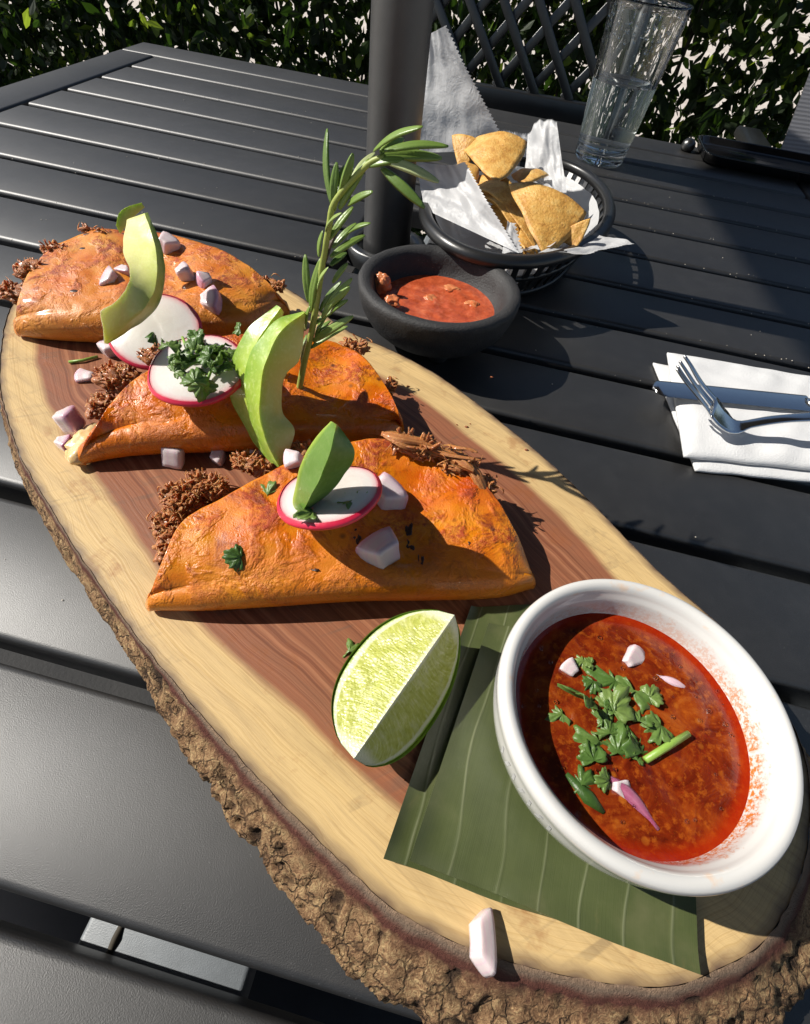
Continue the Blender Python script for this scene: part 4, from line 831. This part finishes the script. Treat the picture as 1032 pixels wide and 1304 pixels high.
# ------------------------------------------------------------------ lime wedge
E1, E2 = P(579, 783, .0505), P(451, 966, .0475); ax = unit(E2-E1); Cn = (E1+E2)/2; hl = np.linalg.norm(E2-E1)/2
lat = unit(np.cross(ax, (0, 0, 1))); 
if np.dot(lat, CR) < 0: lat = -lat
upv = unit(np.cross(lat, ax)); upv = upv if upv[2] > 0 else -upv
lm = thing('lime_wedge', 'juicy green lime wedge resting on the board and banana leaf', 'lime', (Cn[0], Cn[1], ZB))
aL, aR = R(180+20), R(360-58); RL = .0232
def lpt(t, ang, r_): 
    prof = max(0, 1-abs(t)**2.3)**.55; 
    return Cn+ax*hl*t*1.0+(lat*math.cos(ang)+upv*math.sin(ang))*RL*prof*r_
NXL = 48
for nm, ang, sg in (('pulp_face', aL, 1), ('pulp_face', aR, -1)):
    vv, ra, xa = [], [], []
    for i in range(NXL):
        t = -1+2*i/(NXL-1)
        for j in range(25):
            r_ = j/24; p = lpt(t, ang, r_); nrm = (lat*math.cos(ang+sg*-math.pi/2)+upv*math.sin(ang+sg*-math.pi/2)); p = p-nrm*.0012*math.sin(math.pi*r_)*max(0, 1-t*t)*(-1)*sg*0+np.array([0, 0, 1])*0
            vv.append(p+upv*.0006*nz((t*6, r_*5, sg), 1.2)*math.sin(math.pi*r_)*max(0, 1-t*t)); ra.append(r_); xa.append(t)
    mk(nm, vv, grid_faces(NXL, 25), MAT['pulp'], lm, True, {'r': ra, 'x': xa})
vv = []
for i in range(NXL):
    t = -1+2*i/(NXL-1)
    for j in range(31):
        ang = aL-.05+(aR-aL+.10)*j/30; vv.append(lpt(t, ang, 1.0+.030*math.sin(math.pi*min(max(j/30, .03), .97))**.25+(.03 if abs(t) > .88 else 0)))
vv = np.array(vv); vv[:, 2] = np.maximum(vv[:, 2], ZB+.0008); mk('rind', vv, grid_faces(NXL, 31), MAT['rind'], lm)

# ------------------------------------------------------------------ white bowl of broth
BC = np.array([.0757, .0670, ZB+.0044]); RZ = .0645; HB = RZ-BC[2]; LZ = .0505
bowl = thing('soup_bowl', 'thick white ceramic bowl of red broth on banana leaf', 'bowl', BC)
inner = [(0, .0040), (.026, .0040), (.0325, .0060), (.0355, .012), (.0375, .020), (.0392, .029), (.0402, HB-.004), (.0412, HB-.0014)]
lip = [(.0424, HB-.0002), (.0438, HB), (.0450, HB-.0006), (.0457, HB-.0024), (.0457, HB-.0044), (.0454, HB-.0060)]
outer = [(.0452, HB-.0075), (.0445, HB-.014), (.0422, .0125), (.0390, .006), (.0335, .0018), (.0300, .0004), (.0270, .0), (.0250, .0012), (0, .0014)]
prof = inner+lip+outer; pr = [(max(0., a), b_, c) for a, b_, c in crom([(a*1000, b_*1000, i*.02) for i, (a, b_) in enumerate(prof)], 120)]; pr = [(a/1000, b_/1000, c/.02) for a, b_, c in pr]; v, f = lathe([(a, b_) for a, b_, c in pr], BC, 128)
ni, nl = len(inner)-1, len(inner)+len(lip)
ha = [(BC[2]+b_-LZ if c < ni+2.5 else 9.) for a, b_, c in pr for j in range(128)]; lipa = [(1. if ni-.5 < c < nl-3.5 else 0.) for a, b_, c in pr for j in range(128)]
an = [math.pi*2*j/128-math.pi for a in pr for j in range(128)]
mk('bowl', v, f, MAT['glaze'], bowl, True, {'h': ha, 'lip': lipa, 'ang': [2*math.pi*j/128 for a in pr for j in range(128)]})
mb = MB()
for k in range(2, 9):
    a = math.atan2(P(690, 1010, .055)[1]-BC[1], P(690, 1010, .055)[0]-BC[0])+(k-6)*.085; r_ = .0451
    pts = [(a-.022, HB-.0140), (a+.010, HB-.0130), (a+.024, HB-.0090), (a-.004, HB-.0095)] if k % 2 else [(a-.018, HB-.0095), (a+.004, HB-.0090), (a+.018, HB-.0130), (a-.002, HB-.0140)]
    rw = lambda z: .0454-.0007*(HB-.0075-z)/.0065; mb.add([(BC[0]+rw(z)*math.cos(t), BC[1]+rw(z)*math.sin(t), BC[2]+z) for t, z in pts], [(0, 1, 2, 3)])
mb.build('printed_marks', MAT['print'], bowl, False)
# broth
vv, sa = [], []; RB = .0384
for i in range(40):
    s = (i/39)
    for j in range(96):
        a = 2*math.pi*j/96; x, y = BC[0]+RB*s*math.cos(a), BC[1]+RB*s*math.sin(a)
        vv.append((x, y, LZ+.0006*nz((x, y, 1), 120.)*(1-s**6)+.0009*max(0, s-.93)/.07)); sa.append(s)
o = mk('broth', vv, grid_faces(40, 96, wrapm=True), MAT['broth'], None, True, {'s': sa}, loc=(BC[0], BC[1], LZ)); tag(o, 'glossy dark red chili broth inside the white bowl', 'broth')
add_bvh(vv, grid_faces(40, 96, wrapm=True))
cg_ = thing('cilantro_garnish', 'loose cluster of cilantro leaves floating on the red broth', 'cilantro', P(785, 915, LZ))
CLL = [(742, 842, .0048, 'rear left'), (782, 868, .0085, ''), (805, 880, .0065, ''), (752, 893, .0078, ''), (778, 905, .0062, ''), (795, 925, .0058, ''), (762, 945, .0068, ''), (785, 960, .0070, ''), (815, 960, .0062, ''), (840, 925, .0050, ''), (755, 970, .0042, ''), (775, 935, .0056, ''), (715, 910, .0040, ''), (740, 1000, .0048, '')]+[(785+q_.gauss(0, 26), 912+q_.gauss(0, 38), q_.uniform(.0022, .0050), '') for q_ in [random.Random(5)] for _ in range(9)]
for k, (x, y, s, _) in enumerate(CLL):
    p = P(x, y, LZ); q = np.random.default_rng(60+k); n = unit(np.array([0, -.1, 1])+q.normal(0, .28, 3)); V, F_ = cleaf(p+np.array([0, 0, .0012]), n, q.normal(0, 1, 3), s*(1.22 if k < 14 else .95), 60+k)
    if k in (0, 9, 12, 13):
        o = mk('cilantro_leaf', V, F_, MAT['cil'], None, True, {'rnd': [q.uniform(.35, 1.)]*len(V)}, loc=p); tag(o, {9: 'cilantro leaf floating just behind the pale stem', 12: 'cilantro bit floating in the bowl wall\'s shadow', 13: 'cilantro bit floating by the dark pepper strip', 0: 'cilantro bit beside the white onion in the broth'}[k], 'cilantro', 'cilantro leaves floating on the broth')
    else: o = mk('leaf', V, F_, MAT['cil'], cg_, True, {'rnd': [q.uniform(.35, 1.)]*len(V)})
    o.modifiers.new('t', 'SOLIDIFY').thickness = .0003
mb = MB(); q = np.random.default_rng(31)
for k in range(46):
    a_ = q.uniform(0, 6.28); r_ = RB*math.sqrt(q.random())*.96; s_ = q.uniform(.0003, .0009); mb.add([tuple(BC*np.array([1, 1, 0])+np.array([r_*math.cos(a_), r_*math.sin(a_), LZ])+np.array(p_)*s_) for p_ in ICO[0]], ICO[1])
o = mb.build('oil_bubbles', MAT['drop'], None, True, kind='stuff'); tag(o, 'tiny clear oil bubbles on the red broth', 'bubbles')
a, b_ = P(822, 968, LZ+.0012), P(877, 934, LZ+.0018); o = mk('herb_twig', *tube([a, a*.5+b_*.5, b_], [.0011, .0012, .0010], 8), MAT['cil_stem'], None, loc=a); tag(o, 'pale green cilantro stem floating on the red broth', 'cilantro')
onion(723, 852, .0052, 'white onion bit floating in the shaded side of the broth', .0, z=LZ-.0012, lift=.0, group='onion in the broth')
onion(806, 838, .0068, 'white onion piece floating near the bowl\'s rear wall', .1, z=LZ-.0012, lift=.0, dims=(1.4, .8, .6), group='onion in the broth')
onion(790, 1005, .0055, 'pale onion bit floating beside the purple onion strip', .1, z=LZ-.0010, lift=.0, dims=(1, .8, .6), group='onion in the broth')
a, b_ = P(768, 985, LZ-.0004), P(838, 1058, LZ-.0006); t = np.linspace(0, 1, 14)[:, None]; v, f = tube(a*(1-t)+b_*t+np.array([[0, .0016*math.sin(3*x), 0] for x in t[:, 0]]), [.0021*math.sin(math.pi*min(max(x, .12), .88)) for x in t[:, 0]], 8); o = mk('onion_strip', v, f, MAT['onion'], None, True, {'s': [-.05]*len(v)}, loc=a); tag(o, 'purple onion strip floating on the red broth', 'onion')
a, b_ = P(835, 860, LZ-.0008), P(880, 880, LZ-.0008); t = np.linspace(0, 1, 14)[:, None]; v, f = tube(a*(1-t)+b_*t, [.0018*math.sin(math.pi*min(max(x, .12), .88)) for x in t[:, 0]], 8); o = mk('onion_strip', v, f, MAT['onion'], None, True, {'s': [.5]*len(v)}, loc=a); tag(o, 'reddish onion sliver half sunk in the broth', 'onion')
a, b_ = P(722, 985, LZ+.0003), P(770, 1035, LZ+.0003); v, f = tube([a-[0, 0, .0006], (a+b_)/2+[.001, -.001, -.0012], b_-[0, 0, .0006]], [.0008, .0026, .0008], 10); o = mk('pepper_strip', v, f, MAT['cil'], None, True, {'rnd': [.02]*len(v)}, loc=a); tag(o, 'dark green pepper strip at the bowl\'s shaded inner wall', 'pepper')

# ------------------------------------------------------------------ salsa bowl
SC = np.array([-.0370, .3360, .0]); sb = thing('salsa_bowl', 'small black stone textured bowl holding red salsa', 'bowl', SC)
prof = [(0, .0160), (.024, .0165), (.036, .0215), (.0425, .029), (.0455, .0375), (.0472, .0412), (.0495, .0430), (.0525, .0434), (.0552, .0426), (.0562, .0398), (.0552, .033), (.0515, .022), (.044, .013), (.033, .008), (.018, .0062), (0, .006)]
pc = crom([(a, b_) for a, b_ in prof], 70); v, f = lathe([(max(0, a), b_) for a, b_ in pc], SC, 96); v = np.array([p+np.array([p[0]-SC[0], p[1]-SC[1], 0])*.012*nz(p, 130., 2) for p in v]); mk('bowl', v, f, MAT['stone'], sb); add_bvh(v, f)
for k in range(3):
    a = R(-70+120*k); v, f = lathe([(0, .0), (.006, .0), (.0085, .004), (.0095, .014), (0, .016)], SC+np.array([.026*math.cos(a), .026*math.sin(a), .0003]), 20); mk('foot', v, f, MAT['stone'], sb)
SZ = .0268; vv = []
for i in range(30):
    for j in range(80):
        a = 2*math.pi*j/80; s = i/29; x, y = SC[0]+.0412*s*math.cos(a), SC[1]+.0412*s*math.sin(a); vv.append((x, y, SZ+.0011*nz((x, y, 3), 140.)*(1-s**4)))
o = mk('salsa', vv, grid_faces(30, 80, wrapm=True), MAT['salsa'], None, True, None, loc=(SC[0], SC[1], SZ)); tag(o, 'chunky tomato red salsa in the black bowl', 'salsa'); 
for k, (x, y, z, rx, ry, rz_, lb) in enumerate([(487, 362, .0335, .0062, .0035, .0075, 'orange red tomato piece stuck on the salsa bowl wall'), (499, 384, .031, .0058, .0050, .0035, 'pale tomato piece at the salsa bowl\'s near wall'), (575, 368, SZ-.0004, .006, .005, .0016, 'tomato lump in the middle of the salsa'), (602, 388, SZ-.0006, .005, .004, .002, 'tomato lump near the lit edge of the salsa'), (548, 380, SZ-.0006, .005, .004, .0018, 'tomato lump at the shaded side of the salsa')]):
    c = P(x, y, z); v, f = blob((0, 0, 0), rx, ry, rz_, k+3, .45, 1.3); o = mk('tomato_piece', v+c, f, MAT['tomato'], None, True, None, loc=c); tag(o, lb, 'tomato')

# ------------------------------------------------------------------ chip basket
BK = np.array([.004, .498, 0]); la = unit(np.array([.2, .98, 0])); sa_ = np.array([la[1], -la[0], 0])
bk = thing('chip_basket', 'black plastic oval basket with slotted sides beside the pole', 'basket', BK)
RZB = .050
def oval(a, b_, z, t): return BK+sa_*a*math.cos(t)+la*b_*math.sin(t)+np.array([0, 0, z])
NO = 128
def ovring(name, secs, parent=bk):
    vv = [oval(a, b_, z, 2*math.pi*j/NO) for j in range(NO) for a, b_, z in secs]; return mk(name, vv, grid_faces(NO, len(secs), True, True), MAT['basket'], parent)
A1, B1, A2, B2 = .0745, .122, .054, .086
ovring('rim', [(A1-.004, B1-.004, RZB-.006), (A1-.0035, B1-.0035, RZB-.001), (A1-.001, B1-.001, RZB+.001), (A1+.003, B1+.003, RZB+.0005), (A1+.006, B1+.006, RZB-.003), (A1+.0055, B1+.0055, RZB-.007), (A1+.002, B1+.002, RZB-.008)])
lerp = lambda k: (A2+(A1-A2)*k, B2+(B1-B2)*k)
for k, zz in ((.12, .006), (.50, .025)):
    a, b_ = lerp(k); ovring('band', [(a-.0012, b_-.0012, zz-.002), (a-.0012, b_-.0012, zz+.002), (a+.0016, b_+.0016, zz+.002), (a+.0016, b_+.0016, zz-.002)])
for j in range(44):
    t = 2*math.pi*j/44; p0, p1 = oval(A2, B2, .003, t), oval(A1-.002, B1-.002, RZB-.006, t); tt = unit(oval(A2, B2, 0, t+.01)-oval(A2, B2, 0, t-.01)); nr = unit(np.cross(p1-p0, tt))
    v, f = bar(p0, p1, .0050, .0020, nr, 0.); mk('rib', v, f, MAT['basket'], bk, False)
vv = [oval(a, b_, z, 2*math.pi*j/NO) for a, b_, z in ((A2, B2, .004), (A2*.5, B2*.5, .003), (.0005, .0005, .003), (.0005, .0005, .0008), (A2, B2, .0005)) for j in range(NO)]; mk('floor', vv, grid_faces(5, NO, True, True), MAT['basket'], bk)

# paper liner: flaps of one crumpled sheet
pl = thing('paper_liner', 'crumpled white deli paper with zigzag edges lining the basket', 'paper', BK+np.array([0, 0, .006]))
def flap(corners, seed, zig=(), nu=44, nw=64, amp=.0030, bulge=0., zl=.0022):
    A, B, C, D = [np.asarray(c) for c in corners]; nrm = unit(np.cross(B-A, D-A)); vv = []
    for i in range(nu):
        u = i/(nu-1)
        for j in range(nw):
            w = j/(nw-1); p = (A*(1-w)+B*w)*(1-u)+(D*(1-w)+C*w)*u
            off = amp*(nz((u*1.7, w*2.1, seed), 1.6)*1.3+.5*nz((u*4, w*5, seed+2), 1.5)); p = p+nrm*(off+bulge*math.sin(math.pi*w)*u)
            if 'D' in zig and i == nu-1: p = p+unit(D-A)*zl*(1 if j % 2 else 0)
            if 'R' in zig and j == nw-1: p = p+unit(B-A)*zl*(1 if i % 2 else 0)
            vv.append(p)
    return mk('flap', vv, grid_faces(nu, nw), MAT['paper'], pl)
flap([PY(528, 196, .605), PY(645, 190, .565), PY(566, 33, .575), PY(543, 46, .600)], 1, ('R',), nw=50, nu=64)
flap([P(540, 266, .047), P(660, 322, .049), PY(590, 205, .452), PY(530, 205, .462)], 5, ('R',), nu=56, amp=.0026, bulge=-.010)
flap([P(640, 322, .047), P(664, 322, .047), PY(654, 285, .425), PY(647, 280, .425)], 9, ('R',), nu=16, nw=10, amp=.001)
flap([PY(668, 225, .545), P(722, 246, .052), PY(709, 155, .570), PY(672, 172, .585)], 13, ('D',), amp=.0045, bulge=.006)
flap([PY(640, 200, .59), PY(690, 200, .59), PY(676, 172, .59), PY(636, 168, .585)], 15, ('D',), nu=20, nw=40)
flap([P(685, 322, .049), P(760, 298, .050), P(806, 309, .056), P(730, 320, .052)], 17, ('D',), nu=40, nw=40, amp=.0018, bulge=.002, zl=.0016)
flap([P(660, 318, .040), P(745, 285, .040), P(757, 274, .058), P(700, 316, .051)], 19, amp=.002, nu=24, nw=24)
vv = [oval(A2*k*1.02+.002, B2*k*1.02+.002, .006+.030*(k-.8)*(k > .8)*3+.0015*nz((k*4, j*.3, 2), 1.), 2*math.pi*j/NO) for k in (.02, .4, .8, 1., 1.2) for j in range(NO)]; mk('base_sheet', vv, grid_faces(5, NO, wrapm=True), MAT['paper'], pl)

# chips
def chip(c3, seed, bend=.006):
    A, B, C = [np.asarray(c) for c in c3]; G0 = (A+B+C)/3; A, B, C = [G0+(x-G0)*1.10 for x in (A, B, C)]; q = np.random.default_rng(seed); N = 16; vv, ff, idx = [], [], {}
    n = unit(np.cross(B-A, C-A)); G = (A+B+C)/3; L = np.linalg.norm(B-A)
    for i in range(N+1):
        for j in range(N+1-i):
            k = N-i-j; b_ = np.array([i, j, k])/N
            p = A*b_[0]+B*b_[1]+C*b_[2]; mn = b_.min(); mx = b_.max(); p = G+(p-G)*(1-.16*max(0, mx-.72)/.28)
            d = (p-G); x, y = np.dot(d, unit(B-A)), np.dot(d, unit(C-G))
            p = p+n*(bend*((x/L)*2)**2*1.3-bend*.6*(y/L)*2*abs(y/L)*2+.0012*nz(p, 70., seed)+.0007*nz(p, 190., seed)); idx[i, j] = len(vv); vv.append(p)
    for i in range(N):
        for j in range(N-i):
            ff.append((idx[i, j], idx[i+1, j], idx[i, j+1]))
            if j < N-i-1: ff.append((idx[i+1, j], idx[i+1, j+1], idx[i, j+1]))
    o = mk('tortilla_chip', vv, ff, MAT['chip'], None, True, None, loc=G); md = o.modifiers.new('t', 'SOLIDIFY'); md.thickness = .0013; md.offset = 0
    return o
Yp = lambda x, y, Y: PY(x, y, Y)
CH_ = [('large golden chip leaning upright at the back of the basket', [Yp(584, 164, .550), Yp(676, 170, .545), Yp(632, 246, .485)], .010),
       ('large speckled chip leaning at the right front of the basket', [Yp(648, 214, .452), Yp(754, 266, .438), Yp(690, 330, .400)], .009),
       ('darker chip corner behind the large golden chip', [Yp(574, 168, .555), Yp(612, 178, .550), Yp(588, 225, .530)], .002),
       ('thick curled chip near the curled paper flap', [Yp(650, 214, .535), Yp(702, 212, .535), Yp(668, 240, .505)], .006),
       ('chip corner poking out above the front paper tip', [Yp(705, 300, .425), Yp(754, 276, .430), Yp(735, 316, .418)], .001)]
for k, (lb, c3, bd_) in enumerate(CH_): tag(chip(c3, 40+k, bd_), lb, 'chip', 'tortilla chips in the basket')
for k, c3 in enumerate([[Yp(570, 197, .520), Yp(650, 228, .500), Yp(690, 318, .440)], [Yp(598, 215, .500), Yp(655, 262, .470), Yp(678, 322, .425)], [Yp(586, 205, .510), Yp(640, 228, .505), Yp(665, 300, .450)],
                        [Yp(604, 240, .480), Yp(650, 270, .460), Yp(655, 312, .432)], [Yp(565, 205, .515), Yp(612, 205, .520), Yp(600, 250, .480)], [Yp(618, 250, .470), Yp(672, 285, .452), Yp(684, 326, .424)], [Yp(640, 275, .450), Yp(690, 290, .450), Yp(672, 328, .420)], [Yp(578, 200, .50), Yp(646, 232, .478), Yp(694, 312, .42)], [Yp(590, 212, .49), Yp(640, 246, .468), Yp(684, 318, .415)]]):
    tag(chip(c3, 60+k, .007), 'golden chip in the overlapping stack behind the front paper flap', 'chip', 'stacked chips in the basket')

# ------------------------------------------------------------------ glass of water
GC = np.array([.0925, .832, 0]); gl = thing('water_glass', 'tall clear tapered pint glass with wet inside', 'glass', GC)
HG, rb, rt = .153, .0315, .0445
rad = lambda z: rb+(rt-rb)*(z/HG)**.95
prof = [(0, .0030), (rb-.010, .0022), (rb-.006, .0004), (rb-.002, .0006), (rb, .003)]+[(rad(z), z) for z in np.linspace(.006, HG-.002, 24)]+[(rt-.0006, HG), (rt-.0022, HG-.0004)]+[(rad(z)-.0030-.0012*(1-z/HG), z) for z in np.linspace(HG-.003, .017, 24)]+[(rb-.0075, .0130), (rb-.014, .0118), (0, .0115)]
v, f = lathe(prof, GC, 72); v = np.array([p if not (.002 < p[2] < .018 and abs(math.hypot(*(p-GC)[:2])-rb) < .002) else GC+(p-GC)*np.array([1+.012*math.cos(24*math.atan2(p[1]-GC[1], p[0]-GC[0])), 1+.012*math.cos(24*math.atan2(p[1]-GC[1], p[0]-GC[0])), 1]) for p in v]); GLS = mk('glass', v, f, MAT['glass'], gl)
WL = .082
prof = [(0, .0114), (rb-.014, .0117), (rb-.0074, .0129)]+[(rad(z)-.0030-.0012*(1-z/HG)+.0002, z) for z in np.linspace(.017, WL+.0006, 14)]+[(rad(WL)-.0046, WL), (0, WL)]
v, f = lathe(prof, GC, 72); o = mk('water', v, f, MAT['water'], None, True, None, loc=GC+[0, 0, .0114]); tag(sharp(o, 40), 'clear water half filling the tall glass', 'water')
mb = MB(); q = np.random.default_rng(9)
bm = bmesh.new(); bmesh.ops.create_icosphere(bm, subdivisions=1, radius=1.); iv = np.array([v.co[:] for v in bm.verts]); bm.verts.index_update(); ifc = [tuple(k.index for k in p.verts) for p in bm.faces]; bm.free()
for k in range(330):
    z = q.uniform(.088, .15)**1.; a = q.uniform(0, 6.28); r_ = rad(z)-.0029-.0012*(1-z/HG); s = q.uniform(.0004, .0013)*(1.2 if z > .115 else .6)
    c = GC+np.array([r_*math.cos(a), r_*math.sin(a), z]); mb.add(iv*np.array([s, s, s*q.uniform(1, 3.)])+c, ifc)
mb.build('droplets', MAT['drop'], GLS, kind='stuff')

# ------------------------------------------------------------------ napkin, knife, fork
nk = thing('napkin', 'folded white paper napkin under the cutlery', 'napkin', P(900, 540, 0))
def layer(name, c4, z0, z1, seed, amp):
    A, B, C, D = [np.array(c) for c in c4]; nu, nw = 60, 80; vv = []
    for i in range(nu):
        u = i/(nu-1)
        for j in range(nw):
            w = j/(nw-1); p = (A*(1-w)+B*w)*(1-u)+(D*(1-w)+C*w)*u; e = min(u, w, 1-u)*16; e = min(1, e)
            g = nz((u*2.2+w*2.5, w*9-u*3, seed), 1.)*.6+nz((u*9, w*7+u*4, seed+4), 1.)*.45
            vv.append((p[0]+.0006*nz((w*8, u*8, seed), 1.), p[1]+.0006*nz((w*9, u*7, seed+1), 1.), z0+(z1-z0)*e**.5+amp*g*e))
    n0 = len(vv); vv += [(x, y, z0-.0015) for x, y, z in vv]; ff = grid_faces(nu, nw); 
    bnd = [j for j in range(nw)]+[i*nw+nw-1 for i in range(1, nu)]+[(nu-1)*nw+j for j in range(nw-2, -1, -1)]+[i*nw for i in range(nu-2, 0, -1)]
    ff += [(bnd[k], bnd[k]+n0, bnd[(k+1) % len(bnd)]+n0, bnd[(k+1) % len(bnd)]) for k in range(len(bnd))]+[tuple(k+n0 for k in q[::-1]) for q in grid_faces(nu, nw)]
    add_bvh(vv[:n0], grid_faces(nu, nw)); return mk(name, vv, ff, MAT['napkin'], nk)
xy = lambda x, y, z: P(x, y, z)[:2]
d1 = np.array([.155, .030]); d2 = np.array([.160, .012])
layer('lower_fold', [xy(885, 600, .001), xy(885, 600, .001)+d1, xy(832, 462, .002)+d2, xy(832, 462, .002)], .0022, .0035, 3, .0006)
layer('upper_fold', [xy(874, 578, .008), xy(874, 578, .008)+d1, xy(850, 447, .006)+d2, xy(850, 449, .006)], .0062, .0090, 8, .0022)
# knife
kn = thing('table_knife', 'plain steel table knife lying flat across the napkin', 'knife', P(930, 500, .011))
ka, kb = P(831, 494, .0122), P(1032, 514, .0122); kd = unit(kb-ka); ks = unit(np.cross((0, 0, 1), kd)); vv = []
KN = 40
for i in range(KN):
    t = i/(KN-1); w_ = .0085*min(1, math.sqrt(max(0, 1-(1-min(1, t*14))**2))+.02); c = ka+kd*.115*t; 
    for a, h_ in ((-1, 0), (-.6, .0007), (.8, .0009), (1, .0005), (1, -.0005), (.8, -.0009), (-.6, -.0007)): vv.append(c+ks*w_*a+np.array([0, 0, h_]))
sharp(mk('blade', vv, grid_faces(KN, 7, wrapm=True)+[tuple(range(6, -1, -1)), tuple((KN-1)*7+j for j in range(7))], MAT['steel'], kn), 60)
v, f = tube([ka+kd*(.112+.1*t) for t in np.linspace(0, 1, 12)], [.005+.002*t for t in np.linspace(0, 1, 12)], 14); v[:, 2] = .0122+(v[:, 2]-.0122)*.5; mk('handle', v, f, MAT['steel'], kn)
# fork
fk = thing('table_fork', 'steel dinner fork resting over the knife, tines raised', 'fork', P(930, 540, .012))
fp = crom([P(864, 463, .042), P(880, 487, .034), P(900, 514, .024), P(918, 536, .0165), P(936, 544, .0150), P(956, 540, .0185), P(985, 535, .0230), P(1020, 532, .0265), P(1100, 528, .029), P(1230, 522, .024)], 90)
fw = []
for i in range(90):
    t = i/89; fw.append(t)
def side(i):
    t = fp[min(i+1, 89)]-fp[max(i-1, 0)]; return unit(np.cross((0, 0, 1), t)), unit(t)
arc_ = np.r_[0, np.cumsum(np.linalg.norm(np.diff(fp, axis=0), axis=1))]
i0 = int(np.searchsorted(arc_, .036)); i1 = int(np.searchsorted(arc_, .062))
def ribbon(name, ia, ib, wfun, ofun, th):
    vv = []
    for i in range(ia, ib+1):
        s, t = side(i); n = np.cross(t, s); n = n if n[2] > 0 else -n; w_ = wfun(i); o_ = ofun(i)
        for a, h_ in ((-1, -.4), (-.7, -1), (.7, -1), (1, -.4), (1, .4), (.7, 1), (-.7, 1), (-1, .4)): vv.append(fp[i]+s*(o_+w_*a)+n*h_*th+n*.0022*(abs(o_+w_*a)/.011)**2)
    k = ib-ia+1; return mk(name, vv, grid_faces(k, 8, wrapm=True)+[tuple(range(7, -1, -1)), tuple((k-1)*8+j for j in range(8))], MAT['steel'], fk)
for k in range(4):
    o_ = (-1.5+k)*.0062; ribbon('tine', 0, i0+1, lambda i: .0006+.0008*min(1, i/i0*2.), lambda i, o_=o_: o_*(.97+.03*i/i0), .0007)
def hw(i):
    if arc_[i] < .050: return .0114-.0004*(arc_[i]-.036)/.014
    t = min(1, (arc_[i]-.050)/.016); t = t*t*(3-2*t); return .0110*(1-t)+.0034*t+.003*max(0, (arc_[i]-.09))/.1
ribbon('handle', i0, 89, hw, lambda i: 0., .0011)

# ------------------------------------------------------------------ crumbs
mb = MB(); q = np.random.default_rng(17)
for k in range(300):
    if k < 190: y = SL0-SD*q.integers(2, 9)-q.normal(0, .004); x = q.uniform(-.05, .33) if q.random() < .7 else q.uniform(-.5, -.15)
    else: x, y = q.uniform(-.55, .38), q.uniform(-.02, .88)
    s = q.uniform(.0002, .0006); a = iv*np.array([s, s*q.uniform(.6, 1.4), s*.6])+np.array([x, y, .0003]); mb.add(a, ifc)
o = mb.build('crumbs', MAT['crumb'], None, True, kind='stuff'); tag(o, 'pale crumbs and salt specks scattered over the table', 'crumbs')
mb = MB()
for k in range(70):
    x, y = q.uniform(150, 700), q.uniform(440, 1180); p, n = hit(x, y)
    if p[2] > ZB+.0008 or x < 190+(y-440)*.55 or y > 700 and x > 560: continue
    s = q.uniform(.0003, .0009); mb.add(iv*np.array([s*1.6, s, s*.6])+p+n*s*.2, ifc)
o = mb.build('board_crumbs', MAT['meat'], None, True, kind='stuff', attr='rnd'); tag(o, 'small brown crumbs of beef scattered on the board', 'crumbs')
